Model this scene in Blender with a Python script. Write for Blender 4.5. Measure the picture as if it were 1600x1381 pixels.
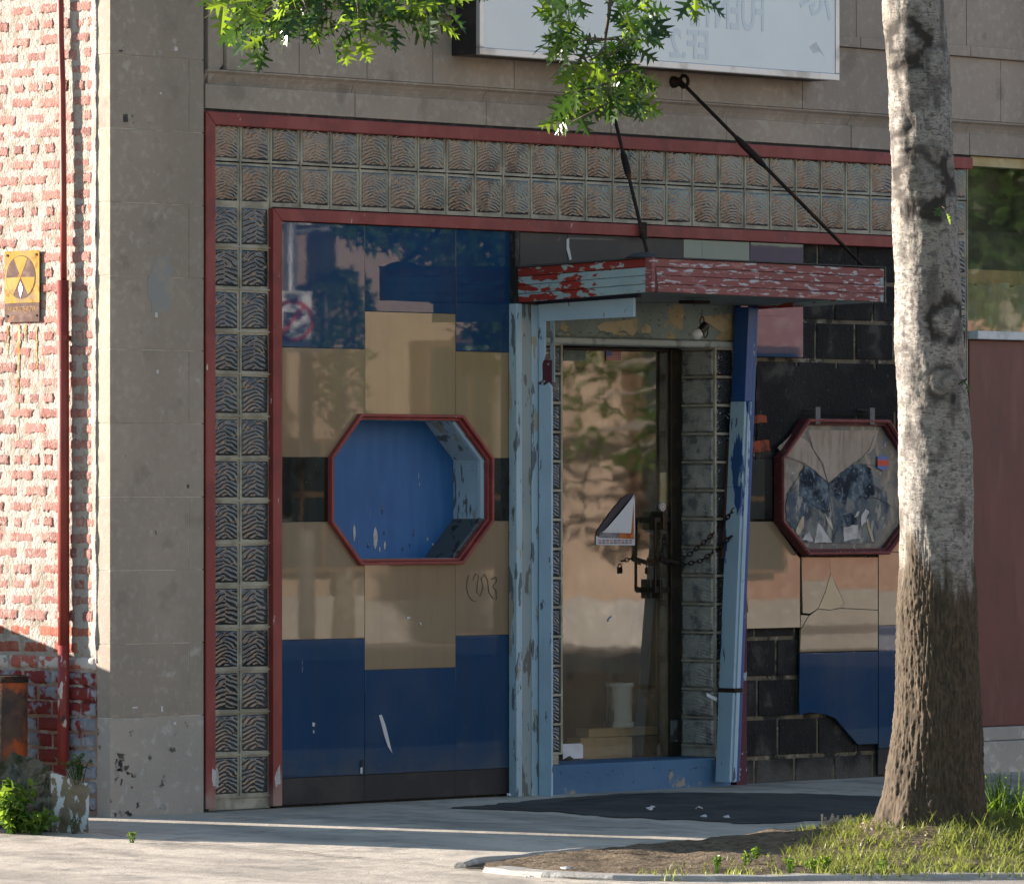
import bpy, bmesh, math, random
from mathutils import Vector, Matrix, noise, Euler
from math import radians, sin, cos, pi, sqrt, atan2, exp

for o in list(bpy.data.objects): bpy.data.objects.remove(o)
SC = bpy.context.scene
COL = SC.collection
rnd = random.Random(7)

# ------------------------------------------------------------------ camera
# world frame: x runs along the shop front, y into the building, z up; origin = foot of the stone corner pier
FPX = 9700.0; A = radians(46.36); HZ = 766.0; CH = 1.53
FWD = Vector((sin(A), cos(A), 0)); RGT = Vector((cos(A), -sin(A), 0)); UP = Vector((0, 0, 1))
CAM = -FWD*29.07 + RGT*1.882 + UP*CH
cam = bpy.data.cameras.new('camera'); camo = bpy.data.objects.new('camera', cam); COL.objects.link(camo)
cam.sensor_width = 36; cam.lens = FPX/1600*36; cam.shift_y = (HZ-690.5)/1600
cam.clip_start = 1; cam.clip_end = 2000
camo.matrix_world = Matrix((( RGT.x, 0, -FWD.x, CAM.x), (RGT.y, 0, -FWD.y, CAM.y), (0, 1, 0, CAM.z), (0, 0, 0, 1)))
SC.camera = camo

# ------------------------------------------------------------------ light
ELEV = radians(13); AZ = atan2(-0.468, 0.884)
w = bpy.data.worlds.new('World'); SC.world = w; w.use_nodes = True
nt = w.node_tree; nt.nodes.clear()
sky = nt.nodes.new('ShaderNodeTexSky'); sky.sky_type = 'NISHITA'; sky.sun_disc = False
sky.sun_elevation = ELEV; sky.sun_rotation = AZ; sky.air_density = 1.0; sky.dust_density = .35; sky.ozone_density = 1.6
bg = nt.nodes.new('ShaderNodeBackground'); bg.inputs['Strength'].default_value = 0.068
wo = nt.nodes.new('ShaderNodeOutputWorld')
nt.links.new(sky.outputs[0], bg.inputs[0]); nt.links.new(bg.outputs[0], wo.inputs[0])
sun = bpy.data.lights.new('sun', 'SUN'); sun.energy = 5.0; sun.angle = radians(0.53); sun.color = (1.0, 0.89, 0.77)
suno = bpy.data.objects.new('sun', sun); COL.objects.link(suno)
SDIR = Vector((sin(AZ)*cos(ELEV), cos(AZ)*cos(ELEV), sin(ELEV)))
suno.rotation_euler = SDIR.to_track_quat('Z', 'Y').to_euler(); suno.location = SDIR*60
vs = SC.view_settings; vs.view_transform = 'Standard'; vs.look = 'None'; vs.gamma = 1.0; vs.use_curve_mapping = False
vs.exposure = 1.9
SC.render.engine = 'CYCLES'
SC.cycles.max_bounces = 8; SC.cycles.diffuse_bounces = 4; SC.cycles.glossy_bounces = 4; SC.cycles.transmission_bounces = 6
SC.cycles.transparent_max_bounces = 12; SC.cycles.caustics_reflective = False; SC.cycles.caustics_refractive = False

# ------------------------------------------------------------------ pixel of the photograph -> place in the world
def ray(px, py): return FWD + RGT*((px-800)/FPX) + UP*((HZ-py)/FPX)
def P(px, py, Y=0.0):
    r = ray(px, py); return CAM + r*((Y-CAM.y)/r.y)
def S(px, py, X=0.0):
    r = ray(px, py); return CAM + r*((X-CAM.x)/r.x)
def ground_z(y): return 0.02*max(min(y, 0), -7.0)
def G(px, py, dz=0.0):
    r = ray(px, py); t = (0.02*CAM.y + dz - CAM.z)/(r.z-0.02*r.y); p = CAM + r*t
    if p.y > 0: t = (dz-CAM.z)/r.z; p = CAM + r*t
    return p
def D(px, py, d): return CAM + ray(px, py)*d
def PX(px, Y=0.0): return P(px, HZ, Y).x
def PZ(px, py, Y=0.0): return P(px, py, Y).z

# ------------------------------------------------------------------ materials
def srgb(r, g, b):
    f = lambda c: ((c/255)/12.92 if c/255 <= .04045 else (((c/255)+.055)/1.055)**2.4)
    return (f(r), f(g), f(b))
def nodes(name):
    m = bpy.data.materials.new(name); m.use_nodes = True; t = m.node_tree; t.nodes.clear()
    out = t.nodes.new('ShaderNodeOutputMaterial'); b = t.nodes.new('ShaderNodeBsdfPrincipled')
    t.links.new(b.outputs[0], out.inputs[0]); return m, t, b, out
_seed = [0]
def coords(t, st=(1, 1, 1), off=None):
    g = t.nodes.new('ShaderNodeNewGeometry'); mp = t.nodes.new('ShaderNodeMapping')
    t.links.new(g.outputs['Position'], mp.inputs[0]); mp.inputs['Scale'].default_value = st
    _seed[0] += 1
    mp.inputs['Location'].default_value = off or ((_seed[0]*3.71) % 17, (_seed[0]*5.13) % 13, (_seed[0]*7.7) % 19)
    return mp.outputs[0]
def nz(t, s, d=6, st=(1, 1, 1), rough=.55):
    n = t.nodes.new('ShaderNodeTexNoise'); n.inputs['Scale'].default_value = s; n.inputs['Detail'].default_value = d
    n.inputs['Roughness'].default_value = rough
    t.links.new(coords(t, st), n.inputs['Vector']); return n.outputs['Fac']
def ramp(t, fac, a, b):
    r = t.nodes.new('ShaderNodeMapRange'); r.interpolation_type = 'SMOOTHSTEP'
    r.inputs['From Min'].default_value = a; r.inputs['From Max'].default_value = b
    t.links.new(fac, r.inputs['Value']); return r.outputs[0]
def math_(t, op, a, b):
    n = t.nodes.new('ShaderNodeMath'); n.operation = op
    for i, v in enumerate((a, b)):
        if isinstance(v, (int, float)): n.inputs[i].default_value = v
        else: t.links.new(v, n.inputs[i])
    return n.outputs[0]
def mixc(t, f, a, b, mode='MIX'):
    n = t.nodes.new('ShaderNodeMix'); n.data_type = 'RGBA'; n.blend_type = mode
    for sock, v in ((n.inputs[0], f), (n.inputs[6], a), (n.inputs[7], b)):
        if isinstance(v, (int, float)): sock.default_value = v
        elif isinstance(v, tuple): sock.default_value = (*v[:3], 1)
        else: t.links.new(v, sock)
    return n.outputs[2]
def L(c, s, th, w=.05, k=1.0, st=(1, 1, 1), d=6, g=None): return dict(c=c, s=s, th=th, w=w, k=k, st=st, d=d, g=g)
def M(name, col, rough=.75, layers=(), bump=(), spec=.3, metal=0.0, rvar=0.0, coat=0.0, hue=None, zfade=None):
    m, t, b, out = nodes(name)
    c = None
    src = col
    if rvar:
        oi = t.nodes.new('ShaderNodeObjectInfo')
        f = math_(t, 'MULTIPLY', oi.outputs['Random'], 1.0)
        src = mixc(t, f, tuple(x*(1-rvar) for x in col), tuple(min(1, x*(1+rvar)) for x in (hue or col)))
    for l in layers:
        nf = nz(t, l['s'], l['d'], l['st'])
        if l['g']:      # the coat is worn more towards one end: (axis, from, to, amount)
            ge = t.nodes.new('ShaderNodeNewGeometry'); se = t.nodes.new('ShaderNodeSeparateXYZ'); t.links.new(ge.outputs['Position'], se.inputs[0])
            nf = math_(t, 'ADD', nf, math_(t, 'MULTIPLY', ramp(t, se.outputs[l['g'][0]], l['g'][1], l['g'][2]), l['g'][3]))
        f = ramp(t, nf, l['th']-l['w'], l['th']+l['w'])
        if l['k'] != 1: f = math_(t, 'MULTIPLY', f, l['k'])
        src = mixc(t, f, src, l['c'])
    if zfade:   # (colour, z low, z high, strength): splash dirt near the ground, broken up by noise
        g = t.nodes.new('ShaderNodeNewGeometry'); sp = t.nodes.new('ShaderNodeSeparateXYZ'); t.links.new(g.outputs['Position'], sp.inputs[0])
        zz = math_(t, 'ADD', sp.outputs['Z'], math_(t, 'MULTIPLY', nz(t, 6, 5), .35))
        f = math_(t, 'MULTIPLY', ramp(t, zz, zfade[2]+.18, zfade[1]+.18), zfade[3]); src = mixc(t, f, src, zfade[0])
    if isinstance(src, tuple): b.inputs['Base Color'].default_value = (*src, 1)
    else: t.links.new(src, b.inputs['Base Color'])
    b.inputs['Roughness'].default_value = rough; b.inputs['Specular IOR Level'].default_value = spec; b.inputs['Metallic'].default_value = metal
    if coat: b.inputs['Coat Weight'].default_value = coat; b.inputs['Coat Roughness'].default_value = .08
    prev = None
    for (s, strength, dist, st) in bump:
        bn = t.nodes.new('ShaderNodeBump'); bn.inputs['Strength'].default_value = strength; bn.inputs['Distance'].default_value = dist
        t.links.new(nz(t, s, 8, st, .6), bn.inputs['Height'])
        if prev: t.links.new(prev, bn.inputs['Normal'])
        prev = bn.outputs[0]
    if prev: t.links.new(prev, b.inputs['Normal'])
    return m
I1 = (1, 1, 1)
MT = {}
MT['stone'] = M('limestone', (.378, .314, .262), .85, [L((.31, .265, .225), 1.7, .50, .15, .9), L((.46, .41, .36), 26, .58, .08, .55), L((.20, .175, .15), 5, .63, .06, .6), L((.25, .215, .18), 1.2, .53, .12, .6, (1, 1, .15)), L((.48, .45, .41), 7, .68, .03, .5), L((.15, .135, .12), 60, .70, .03, .6)],
                [(90, .25, .01, I1), (18, .2, .01, I1)], .25, rvar=.07)
MT['stone_base'] = M('weathered_base_stone', (.375, .335, .30), .9, [L((.33, .30, .27), 3, .5, .1, .8), L((.06, .055, .05), 9, .66, .03, .9), L((.48, .46, .44), 14, .6, .05, .5)],
                [(60, .4, .015, I1)], .2)
MT['joint'] = M('stone_joint_mortar', (.56, .52, .44), .9, [L((.33, .29, .24), 8, .5, .1)], [(120, .3, .005, I1)])
MT['caulk'] = M('black_caulk', (.015, .015, .016), .6, [L((.06, .05, .045), 14, .6, .05)], [(60, .6, .02, I1)])
MT['red'] = M('red_trim_paint', (.225, .037, .033), .55, [L((.27, .060, .055), 3, .55, .1, .8, (3, 3, 1)), L((.17, .03, .03), 6, .58, .08, .8), L((.55, .50, .45), 38, .70, .02, .9, (1, 1, .35)), L((.06, .03, .03), 30, .70, .03, .7)],
              [(40, .25, .004, I1)], .4, zfade=((.40, .33, .29), .05, .18, .5))
MT['red_dark'] = M('dull_maroon_paint', (.115, .032, .035), .6, [L((.09, .022, .024), 8, .5, .1, .8), L((.34, .30, .30), 70, .665, .02, .8)], [(40, .3, .004, I1)])
MT['grout'] = M('glass_block_grout', (.42, .39, .315), .85, [L((.25, .225, .18), 9, .5, .1, .8), L((.42, .40, .36), 5, .62, .05, .7)], [(90, .4, .004, I1)])
MT['mortar'] = M('smeared_cream_mortar', (.36, .335, .30), .9, [L((.28, .235, .19), 9, .54, .06, .8), L((.40, .38, .355), 22, .55, .08, .8), L((.36, .17, .13), 17, .64, .05, .6), L((.10, .08, .07), 26, .72, .02, .8)],
                 [(45, .7, .02, I1), (130, .5, .008, I1)], .2)
MT['mortar_low'] = M('old_grey_mortar', (.33, .22, .17), .9, [L((.42, .38, .35), 12, .55, .06), L((.13, .03, .028), 4, .60, .04)], [(70, .7, .015, I1)], .2)
MT['brick'] = M('pink_red_brick', (.265, .138, .124), .9, [L((.31, .18, .16), 22, .50, .08, .85), L((.36, .31, .28), 42, .575, .05, .75), L((.22, .085, .07), 13, .60, .06, .7)],
                [(110, .7, .012, I1)], .2, rvar=.13, hue=(.36, .165, .135))
MT['brick_red'] = M('bare_red_brick', (.30, .09, .06), .85, [L((.36, .15, .10), 14, .5, .1, .7), L((.22, .05, .04), 20, .62, .05, .7)], [(90, .6, .01, I1)], .25, rvar=.15)
MT['brick_grey'] = M('grey_painted_brick', (.24, .25, .28), .75, [L((.36, .37, .40), 16, .56, .06, .8), L((.20, .028, .026), 3.2, .53, .012), L((.15, .12, .11), 30, .64, .05, .6)], [(90, .5, .008, I1)], .3, rvar=.12)
MT['brick_white'] = M('flaking_white_brick', (.55, .52, .49), .8, [L((.40, .12, .09), 8, .53, .02), L((.3, .28, .27), 20, .6, .05)], [(90, .5, .008, I1)], .3, rvar=.1)
MT['oxblood'] = M('oxblood_pipe_paint', (.25, .045, .032), .5, [L((.20, .03, .025), 5, .5, .1), L((.62, .52, .46), 34, .735, .015, .9, (1, 1, .4))], [(50, .2, .003, I1)], .4)
MT['oxblood_low'] = M('chipped_pipe_paint', (.23, .03, .026), .5, [L((.6, .52, .46), 20, .63, .015, .95, (1, 1, .3)), L((.05, .03, .03), 16, .66, .02)], [(50, .3, .004, I1)], .4)
def vitro(name, col, rough=.010, dust=(.4, .38, .34), wav=.018, scr=.72):
    return M(name, col, rough, [L(tuple(x*.82 for x in col), 1.3, .5, .2, .7), L(tuple(min(1, x*1.25+.01) for x in col), .9, .56, .15, .5, (1, 1, .3)), L(dust, 60, scr, .01, .35), L(dust, 16, scr+.02, .01, .5, (1, 1, .25)), L(tuple(x*.7+.02 for x in col), 14, .58, .12, .35, (1, 1, .06)), L(tuple(x*.6+.035 for x in dust), 1.1, .58, .12, .10)],
             [(1.4, wav*.06, .1, I1), (5.5, wav*.02, .05, I1)], .52, zfade=((.075, .082, .085), .06, .30, .55))
MT['blue_glass'] = vitro('navy_structural_glass', (.011, .046, .118))
MT['tan_glass'] = vitro('tan_structural_glass', (.25, .185, .118), .012)
MT['tan_light'] = vitro('yellower_tan_structural_glass', (.285, .215, .12), .012)
MT['black_glass'] = vitro('black_structural_glass', (.010, .011, .010), .01)
MT['base_glass'] = M('dull_black_base_glass', (.022, .023, .028), .55, [L((.04, .038, .04), 5, .55, .1), L((.2, .19, .18), 40, .74, .01, .5)], [(30, .1, .005, I1)], .25)
MT['grey_glass'] = M('dull_grey_panel', (.045, .048, .052), .35, [L((.06, .06, .065), 4, .55, .1), L((.35, .35, .35), 20, .72, .02, .7)], [(30, .1, .004, I1)], .15)
MT['cinder'] = M('tarred_cinder_block', (.020, .019, .019), .85, [L((.085, .078, .07), 7, .60, .08, .8), L((.008, .008, .009), 4, .5, .1, .8), L((.17, .16, .15), 40, .70, .03, .6)],
                 [(70, .9, .012, I1), (20, .5, .02, I1)], .3, rvar=.3, zfade=((.14, .13, .12), .0, .16, .55))
MT['cinder_joint'] = M('cinder_block_mortar', (.16, .135, .095), .9, [L((.03, .028, .026), 9, .55, .06), L((.26, .24, .20), 24, .62, .05)], [(70, .9, .015, I1)])
MT['redbrown'] = M('exposed_rusty_brick', (.30, .075, .035), .9, [L((.12, .04, .03), 15, .55, .08)], [(60, .8, .01, I1)])
def peel(name, top, under, th, sc=14, st=(1, 1, .25), third=None, rough=.6):
    ls = [L(tuple(x*.8 for x in top), 2.5, .55, .12, .6), L(under, sc, th, .012, 1, st), L(tuple(x*.35 for x in under), sc*2.3, th+.10, .012, .9, st)]
    if third: ls.append(L(third, sc*.7, th+.045, .01, 1, st))
    return M(name, top, rough, ls, [(sc*1.6, .5, .006, st)], .35)
PALE = (.36, .49, .58)
MT['pale_blue'] = peel('peeling_pale_blue_paint', PALE, (.12, .15, .165), .575, 20, third=(.33, .32, .26))
MT['pale_blue_clean'] = peel('pale_blue_paint', (.38, .52, .64), (.10, .11, .14), .665, 24, (1, 1, .35))
MT['pale_green'] = peel('weathered_pale_green_paint', (.27, .34, .36), (.13, .14, .13), .58, 18, third=(.40, .36, .28))
MT['post_blue'] = peel('flaking_blue_post_paint', (.34, .47, .58), (.022, .075, .22), .56, 9, (1, 1, .22), rough=.5)
MT['post_navy'] = peel('deep_blue_post_paint', (.02, .07, .24), (.30, .42, .50), .68, 16, (1, 1, .3), (.16, .02, .03), .4)
MT['maroon'] = M('maroon_edge_paint', (.085, .018, .028), .6, [L((.3, .4, .46), 20, .62, .02)], [(40, .3, .004, I1)])
MT['navy_wood'] = peel('navy_painted_wood', (.020, .024, .05), (.25, .30, .34), .66, 22, (1, 1, 1))
MT['fascia_side'] = M('red_over_pale_green_fascia', (.30, .41, .43), .6, [L((.24, .33, .35), 5, .55, .1, .7), L((.27, .032, .022), 9, .66, .012, 1, (1, 1.0, 3.0), 8, ('Y', -.75, -.30, .17)), L((.16, .07, .06), 30, .64, .02, .8, (1, 1, 2)), L((.33, .32, .24), 24, .66, .02, .9, (1, 1, 2)), L((.03, .03, .035), 40, .70, .015, .9, (1, 1, 2))], [(30, .5, .006, (1, 1, 2))], .3)
MT['fascia_red'] = peel('flaking_red_fascia_board', (.24, .03, .022), (.34, .42, .42), .585, 12, (1, 1, 2.5), (.30, .25, .2))
MT['fascia_front'] = peel('faded_red_fascia', (.235, .072, .070), (.44, .44, .47), .575, 15, (.8, 1, 4.0), (.34, .16, .15))
MT['soffit'] = peel('greenish_soffit_paint', (.20, .235, .225), (.10, .10, .095), .62, 12, (1, 1, 1))
MT['header'] = M('mouldy_green_header_plaster', (.22, .27, .26), .8, [L((.17, .21, .20), 4, .5, .1), L((.40, .32, .18), 5, .60, .015, .95), L((.05, .055, .05), 30, .62, .04, .7, (1, 1, 2)), L((.45, .42, .36), 22, .68, .02, .6)], [(40, .4, .008, I1)])
MT['trim_strip'] = M('grey_green_metal_strip', (.33, .37, .36), .5, [L((.18, .2, .19), 14, .6, .06)], [(50, .2, .003, I1)], .4)
MT['cream'] = M('cream_plaster', (.45, .38, .24), .85, [L((.3, .26, .17), 12, .55, .08)], [(40, .3, .005, I1)])
MT['plywood'] = M('blue_painted_plywood', (.030, .120, .325), .55, [L((.040, .150, .38), 5, .5, .15, .7, (4, 4, .5)), L((.02, .085, .25), 1.8, .55, .15, .6), L((.50, .50, .48), 26, .735, .012, 1, (1.6, 1, .13))], [(50, .2, .003, (4, 4, .4))], .35,
                  zfade=((.42, .42, .42), 1.0, 1.30, .0))
MT['sill_dark'] = peel('dirty_sill_boards', (.10, .115, .12), (.035, .03, .03), .58, 14, (1, 1, 1))
MT['blue_step'] = M('worn_blue_door_step', (.055, .135, .26), .7, [L((.08, .17, .30), 4, .5, .12, .7), L((.33, .28, .20), 6, .635, .03, .9), L((.02, .04, .08), 26, .66, .04, .7)], [(50, .35, .006, I1)], .35)
MT['dark_metal'] = M('dark_bronze_metal', (.030, .026, .022), .4, [L((.06, .045, .03), 12, .58, .08)], [(60, .15, .002, I1)], .5, .6)
MT['steel'] = M('dull_steel', (.13, .13, .135), .55, [L((.07, .06, .055), 10, .55, .06)], [(60, .1, .002, I1)], .3)
MT['silver'] = M('silver_aluminium_frame', (.55, .55, .57), .4, [L((.35, .34, .34), 6, .58, .1)], [], .5, .6)
MT['rust'] = M('rusty_iron', (.030, .020, .016), .8, [L((.07, .032, .018), 16, .56, .08), L((.02, .015, .013), 9, .55, .08)], [(60, .6, .006, I1)], .3, .3)
MT['rust_bollard'] = M('rusted_orange_bollard', (.055, .040, .038), .8, [L((.40, .085, .025), 6, .52, .05, .95), L((.12, .07, .05), 14, .5, .1, .6)], [(40, .6, .01, I1)], .3)
MT['black_box'] = M('black_sign_casing', (.016, .015, .016), .5, [L((.04, .036, .035), 6, .55, .1)], [], .4)
MT['acrylic'] = M('white_acrylic_sign_face', (.74, .79, .84), .22, [L((.66, .72, .79), 1.4, .5, .2, .8), L((.78, .82, .87), .8, .55, .2, .6)], [], .5)
MT['letter'] = M('faded_blue_lettering', (.60, .68, .77), .25, [], [], .5)
MT['white'] = M('white_paint', (.62, .64, .66), .5, [L((.45, .45, .45), 9, .58, .08)], [(40, .1, .003, I1)])
MT['door_red'] = M('dark_red_door_paint', (.125, .030, .027), .42, [L((.09, .022, .020), 2, .5, .15), L((.26, .17, .15), 40, .72, .01, .6), L((.17, .06, .055), 6, .60, .08, .5, (1, 1, .25)), L((.07, .02, .018), 14, .60, .06, .5, (1, 1, .15))], [(3, .04, .05, I1)], .45)
MT['concrete'] = M('pale_pavement_concrete', (.58, .515, .43), .88, [L((.46, .41, .34), .9, .52, .12, .9), L((.34, .305, .265), 5, .58, .08, .6), L((.47, .44, .395), 60, .58, .08, .5), L((.10, .09, .08), 70, .70, .02, .7), L((.27, .24, .21), 2.2, .56, .1, .6, (1, .35, 1)), L((.07, .065, .06), 16, .71, .012, .8), L((.20, .185, .165), 3.2, .60, .05, .45), L((.09, .085, .08), 28, .735, .01, .8)],
                   [(90, .45, .006, I1), (9, .25, .03, I1)], .25)
MT['kerb'] = M('kerb_concrete', (.38, .355, .32), .88, [L((.34, .32, .30), 3, .52, .12), L((.58, .56, .53), 18, .6, .06, .6)], [(60, .5, .008, I1)])
MT['asphalt'] = M('asphalt_patch', (.085, .083, .083), .92, [L((.11, .108, .107), 60, .54, .06), L((.17, .165, .155), 90, .62, .03, .8), L((.055, .055, .058), 4, .5, .12, .8), L((.13, .122, .11), 1.6, .56, .12, .6)], [(160, 1, .012, I1)], .3)
MT['road'] = M('road_asphalt', (.055, .055, .058), .9, [L((.08, .08, .08), 2, .55, .15), L((.04, .04, .042), 30, .55, .1)], [(60, .5, .01, I1)], .3)
MT['crack'] = M('dirt_filled_crack', (.055, .05, .042), .95, [L((.12, .11, .09), 40, .55, .06)], [(90, .8, .01, I1)])
MT['soil'] = M('dry_tree_pit_soil', (.17, .125, .085), .95, [L((.24, .185, .125), 9, .52, .1), L((.10, .075, .05), 22, .56, .07), L((.34, .27, .19), 60, .64, .04, .8)], [(50, 1, .02, I1), (160, .8, .008, I1)], .2)
MT['rough_rock'] = M('mossy_rough_concrete', (.135, .125, .095), .95, [L((.06, .065, .035), 6, .48, .08), L((.22, .20, .165), 16, .6, .06)], [(22, 1, .03, I1), (80, .7, .01, I1)], .2)
MT['splat'] = M('paint_splattered_concrete', (.17, .14, .105), .92, [L((.20, .17, .12), 7, .5, .1), L((.50, .54, .56), 24, .545, .02, 1, (1, 1, .6)), L((.09, .09, .04), 8, .62, .05, .8)], [(40, .8, .012, I1)], .2)
MT['paper'] = M('white_paper', (.66, .68, .72), .7, [L((.55, .57, .62), 6, .55, .1)], [])
MT['paper_brown'] = M('brown_paper_behind_glass', (.30, .24, .19), .6, [L((.37, .30, .25), 5, .5, .12), L((.22, .16, .115), 26, .55, .08, .7, (1, 1, .15)), L((.30, .10, .08), 24, .66, .03, .5, (1, 1, 3))], [(9, .15, .01, I1)], .45)
MT['window_dirt'] = M('grimy_mottled_glass', (.125, .125, .11), .35, [L((.21, .20, .17), 9, .50, .1), L((.07, .08, .085), 6, .55, .08, .8), L((.30, .26, .20), 16, .60, .05, .85, (1, 1, .4)), L((.05, .085, .13), 11, .60, .05, .8), L((.40, .39, .37), 34, .66, .03, .7)], [(3, .08, .03, I1)], .5)
MT['shard_blue'] = M('crazed_blue_black_glass', (.07, .10, .135), .6, [L((.16, .20, .23), 24, .54, .06), L((.012, .018, .032), 9, .52, .08), L((.28, .33, .36), 44, .62, .03, .8)], [(30, .3, .01, I1)], .12)
MT['crackline'] = M('dark_glass_crack', (.03, .04, .055), .4)
MT['scrap_tan'] = M('torn_tan_paper', (.42, .33, .20), .8, [L((.5, .46, .4), 14, .5, .1)], [])
MT['scrap_white'] = M('torn_white_paper', (.52, .50, .49), .8, [L((.36, .33, .32), 14, .55, .1)], [])
MT['sticker_red'] = M('red_sticker_print', (.55, .075, .045), .5)
MT['sticker_blue'] = M('blue_sticker_print', (.12, .16, .38), .5)
MT['flag_red'] = M('flag_red_print', (.42, .07, .075), .6)
MT['orange'] = M('orange_print', (.48, .15, .035), .6, [L((.40, .08, .03), 14, .55, .08), L((.55, .25, .06), 22, .6, .06)])
MT['print_grey'] = M('grey_photo_print', (.13, .125, .15), .6, [L((.25, .24, .26), 18, .5, .1)])
MT['print_dark'] = M('dark_print', (.05, .045, .06), .6)
MT['yellow_sign'] = M('yellow_enamel_plaque', (.31, .20, .045), .9, [L((.35, .26, .09), 6, .5, .12), L((.22, .10, .03), 16, .58, .06, .8), L((.20, .16, .12), 9, .60, .05, .6)], [(30, .1, .003, I1)], .1)
MT['plaque_brown'] = M('corroded_black_enamel', (.10, .065, .055), .85, [L((.17, .115, .10), 16, .52, .1), L((.36, .16, .05), 24, .64, .04, .8), L((.10, .065, .06), 7, .55, .1, .7)], [(40, .3, .004, I1)], .1)
MT['rust_stain'] = M('rust_run_on_mortar', (.30, .13, .03), .95, [L((.36, .24, .10), 20, .5, .1), L((.40, .34, .24), 26, .58, .06)], [(70, .7, .01, I1)])
MT['timber'] = M('raw_timber', (.55, .37, .19), .75, [L((.46, .30, .15), 9, .55, .08, .8, (1, 1, 6))], [(30, .2, .004, (1, 1, 6))])
MT['brown_wood'] = M('brown_stick_wood', (.13, .065, .032), .7, [L((.09, .04, .02), 12, .5, .1, 1, (1, 1, .2))], [])
MT['can'] = M('dripped_white_can', (.66, .65, .60), .6, [L((.12, .11, .10), 12, .58, .03, .9, (1, 1, .12))], [])
MT['interior'] = M('dark_room_walls', (.14, .125, .095), .9, [L((.05, .045, .035), 2, .5, .2)])
MT['curtain'] = M('yellowed_paper_blind', (.50, .42, .24), .8, [L((.42, .33, .17), 6, .55, .1), L((.58, .52, .36), 11, .6, .08)], [(8, .3, .02, (1, 1, 3))])
MT['stucco'] = M('tan_stucco', (.42, .315, .24), .9, [L((.34, .25, .185), 1.1, .52, .15), L((.46, .36, .285), 6, .58, .1, .5)], [(20, .3, .01, I1)])
MT['far_brick'] = M('rose_brick', (.40, .20, .15), .9, [L((.48, .29, .23), 9, .55, .1)], [])
MT['far_glass'] = M('dark_far_window_glass', (.02, .03, .035), .06, [], [(2, .05, .05, I1)], .5)
MT['brown_trim'] = M('brown_window_trim', (.14, .09, .06), .6)
MT['galv'] = M('galvanised_pole', (.34, .35, .36), .45, [L((.25, .26, .27), 5, .5, .1)], [], .5, .5)
MT['sign_white'] = M('white_sign_sheet', (.75, .75, .74), .4)
MT['dumpster'] = M('dark_green_dumpster_paint', (.03, .075, .05), .5, [L((.09, .045, .025), 7, .64, .04)], [(30, .2, .005, I1)], .4)
MT['rubber'] = M('black_plastic', (.02, .02, .02), .6)
MT['roof'] = M('tar_roof', (.06, .06, .06), .9)
MT['dry'] = M('bleached_dry_stalk', (.55, .46, .34), .9, [L((.40, .31, .22), 30, .5, .1)])
MT['litter'] = M('pale_litter', (.55, .55, .57), .8)
MT['blue_litter'] = M('blue_plastic_scrap', (.08, .13, .3), .5)
MT['bulb'] = M('frosted_bulb', (.55, .55, .52), .25, [], [], .5)

def leafmat(name, c1, c2, trans, gloss=.35):
    m, t, b, out = nodes(name)
    oi = t.nodes.new('ShaderNodeObjectInfo')
    n = nz(t, 11, 2)
    f = math_(t, 'ADD', math_(t, 'MULTIPLY', oi.outputs['Random'], .5), math_(t, 'MULTIPLY', ramp(t, n, .35, .65), .5))
    c = mixc(t, f, c1, c2)
    t.links.new(c, b.inputs['Base Color']); b.inputs['Roughness'].default_value = gloss; b.inputs['Specular IOR Level'].default_value = .5
    tr = t.nodes.new('ShaderNodeBsdfTranslucent'); t.links.new(mixc(t, f, tuple(x for x in trans), tuple(x*.8 for x in trans)), tr.inputs[0])
    mx = t.nodes.new('ShaderNodeMixShader'); mx.inputs[0].default_value = .42
    t.links.new(b.outputs[0], mx.inputs[1]); t.links.new(tr.outputs[0], mx.inputs[2]); t.links.new(mx.outputs[0], out.inputs[0])
    return m
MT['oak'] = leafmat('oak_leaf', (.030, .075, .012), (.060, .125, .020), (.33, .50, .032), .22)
MT['oak_shade'] = leafmat('shade_toned_oak_leaf', (.016, .045, .010), (.035, .08, .016), (.045, .10, .012), .25)  # darker leaf copy: shade from neighbouring leaves put into the colour
MT['oak_far'] = leafmat('tree_leaf', (.03, .075, .015), (.07, .13, .02), (.20, .30, .03), .4)
MT['grass'] = leafmat('grass_blade', (.07, .115, .022), (.23, .215, .075), (.36, .42, .07), .5)
MT['weed'] = leafmat('weed_leaf', (.05, .12, .018), (.10, .19, .03), (.30, .45, .04), .4)
MT['weed_dark'] = leafmat('shaded_weed_leaf', (.035, .075, .025), (.06, .10, .03), (.12, .2, .03), .45)

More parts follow.
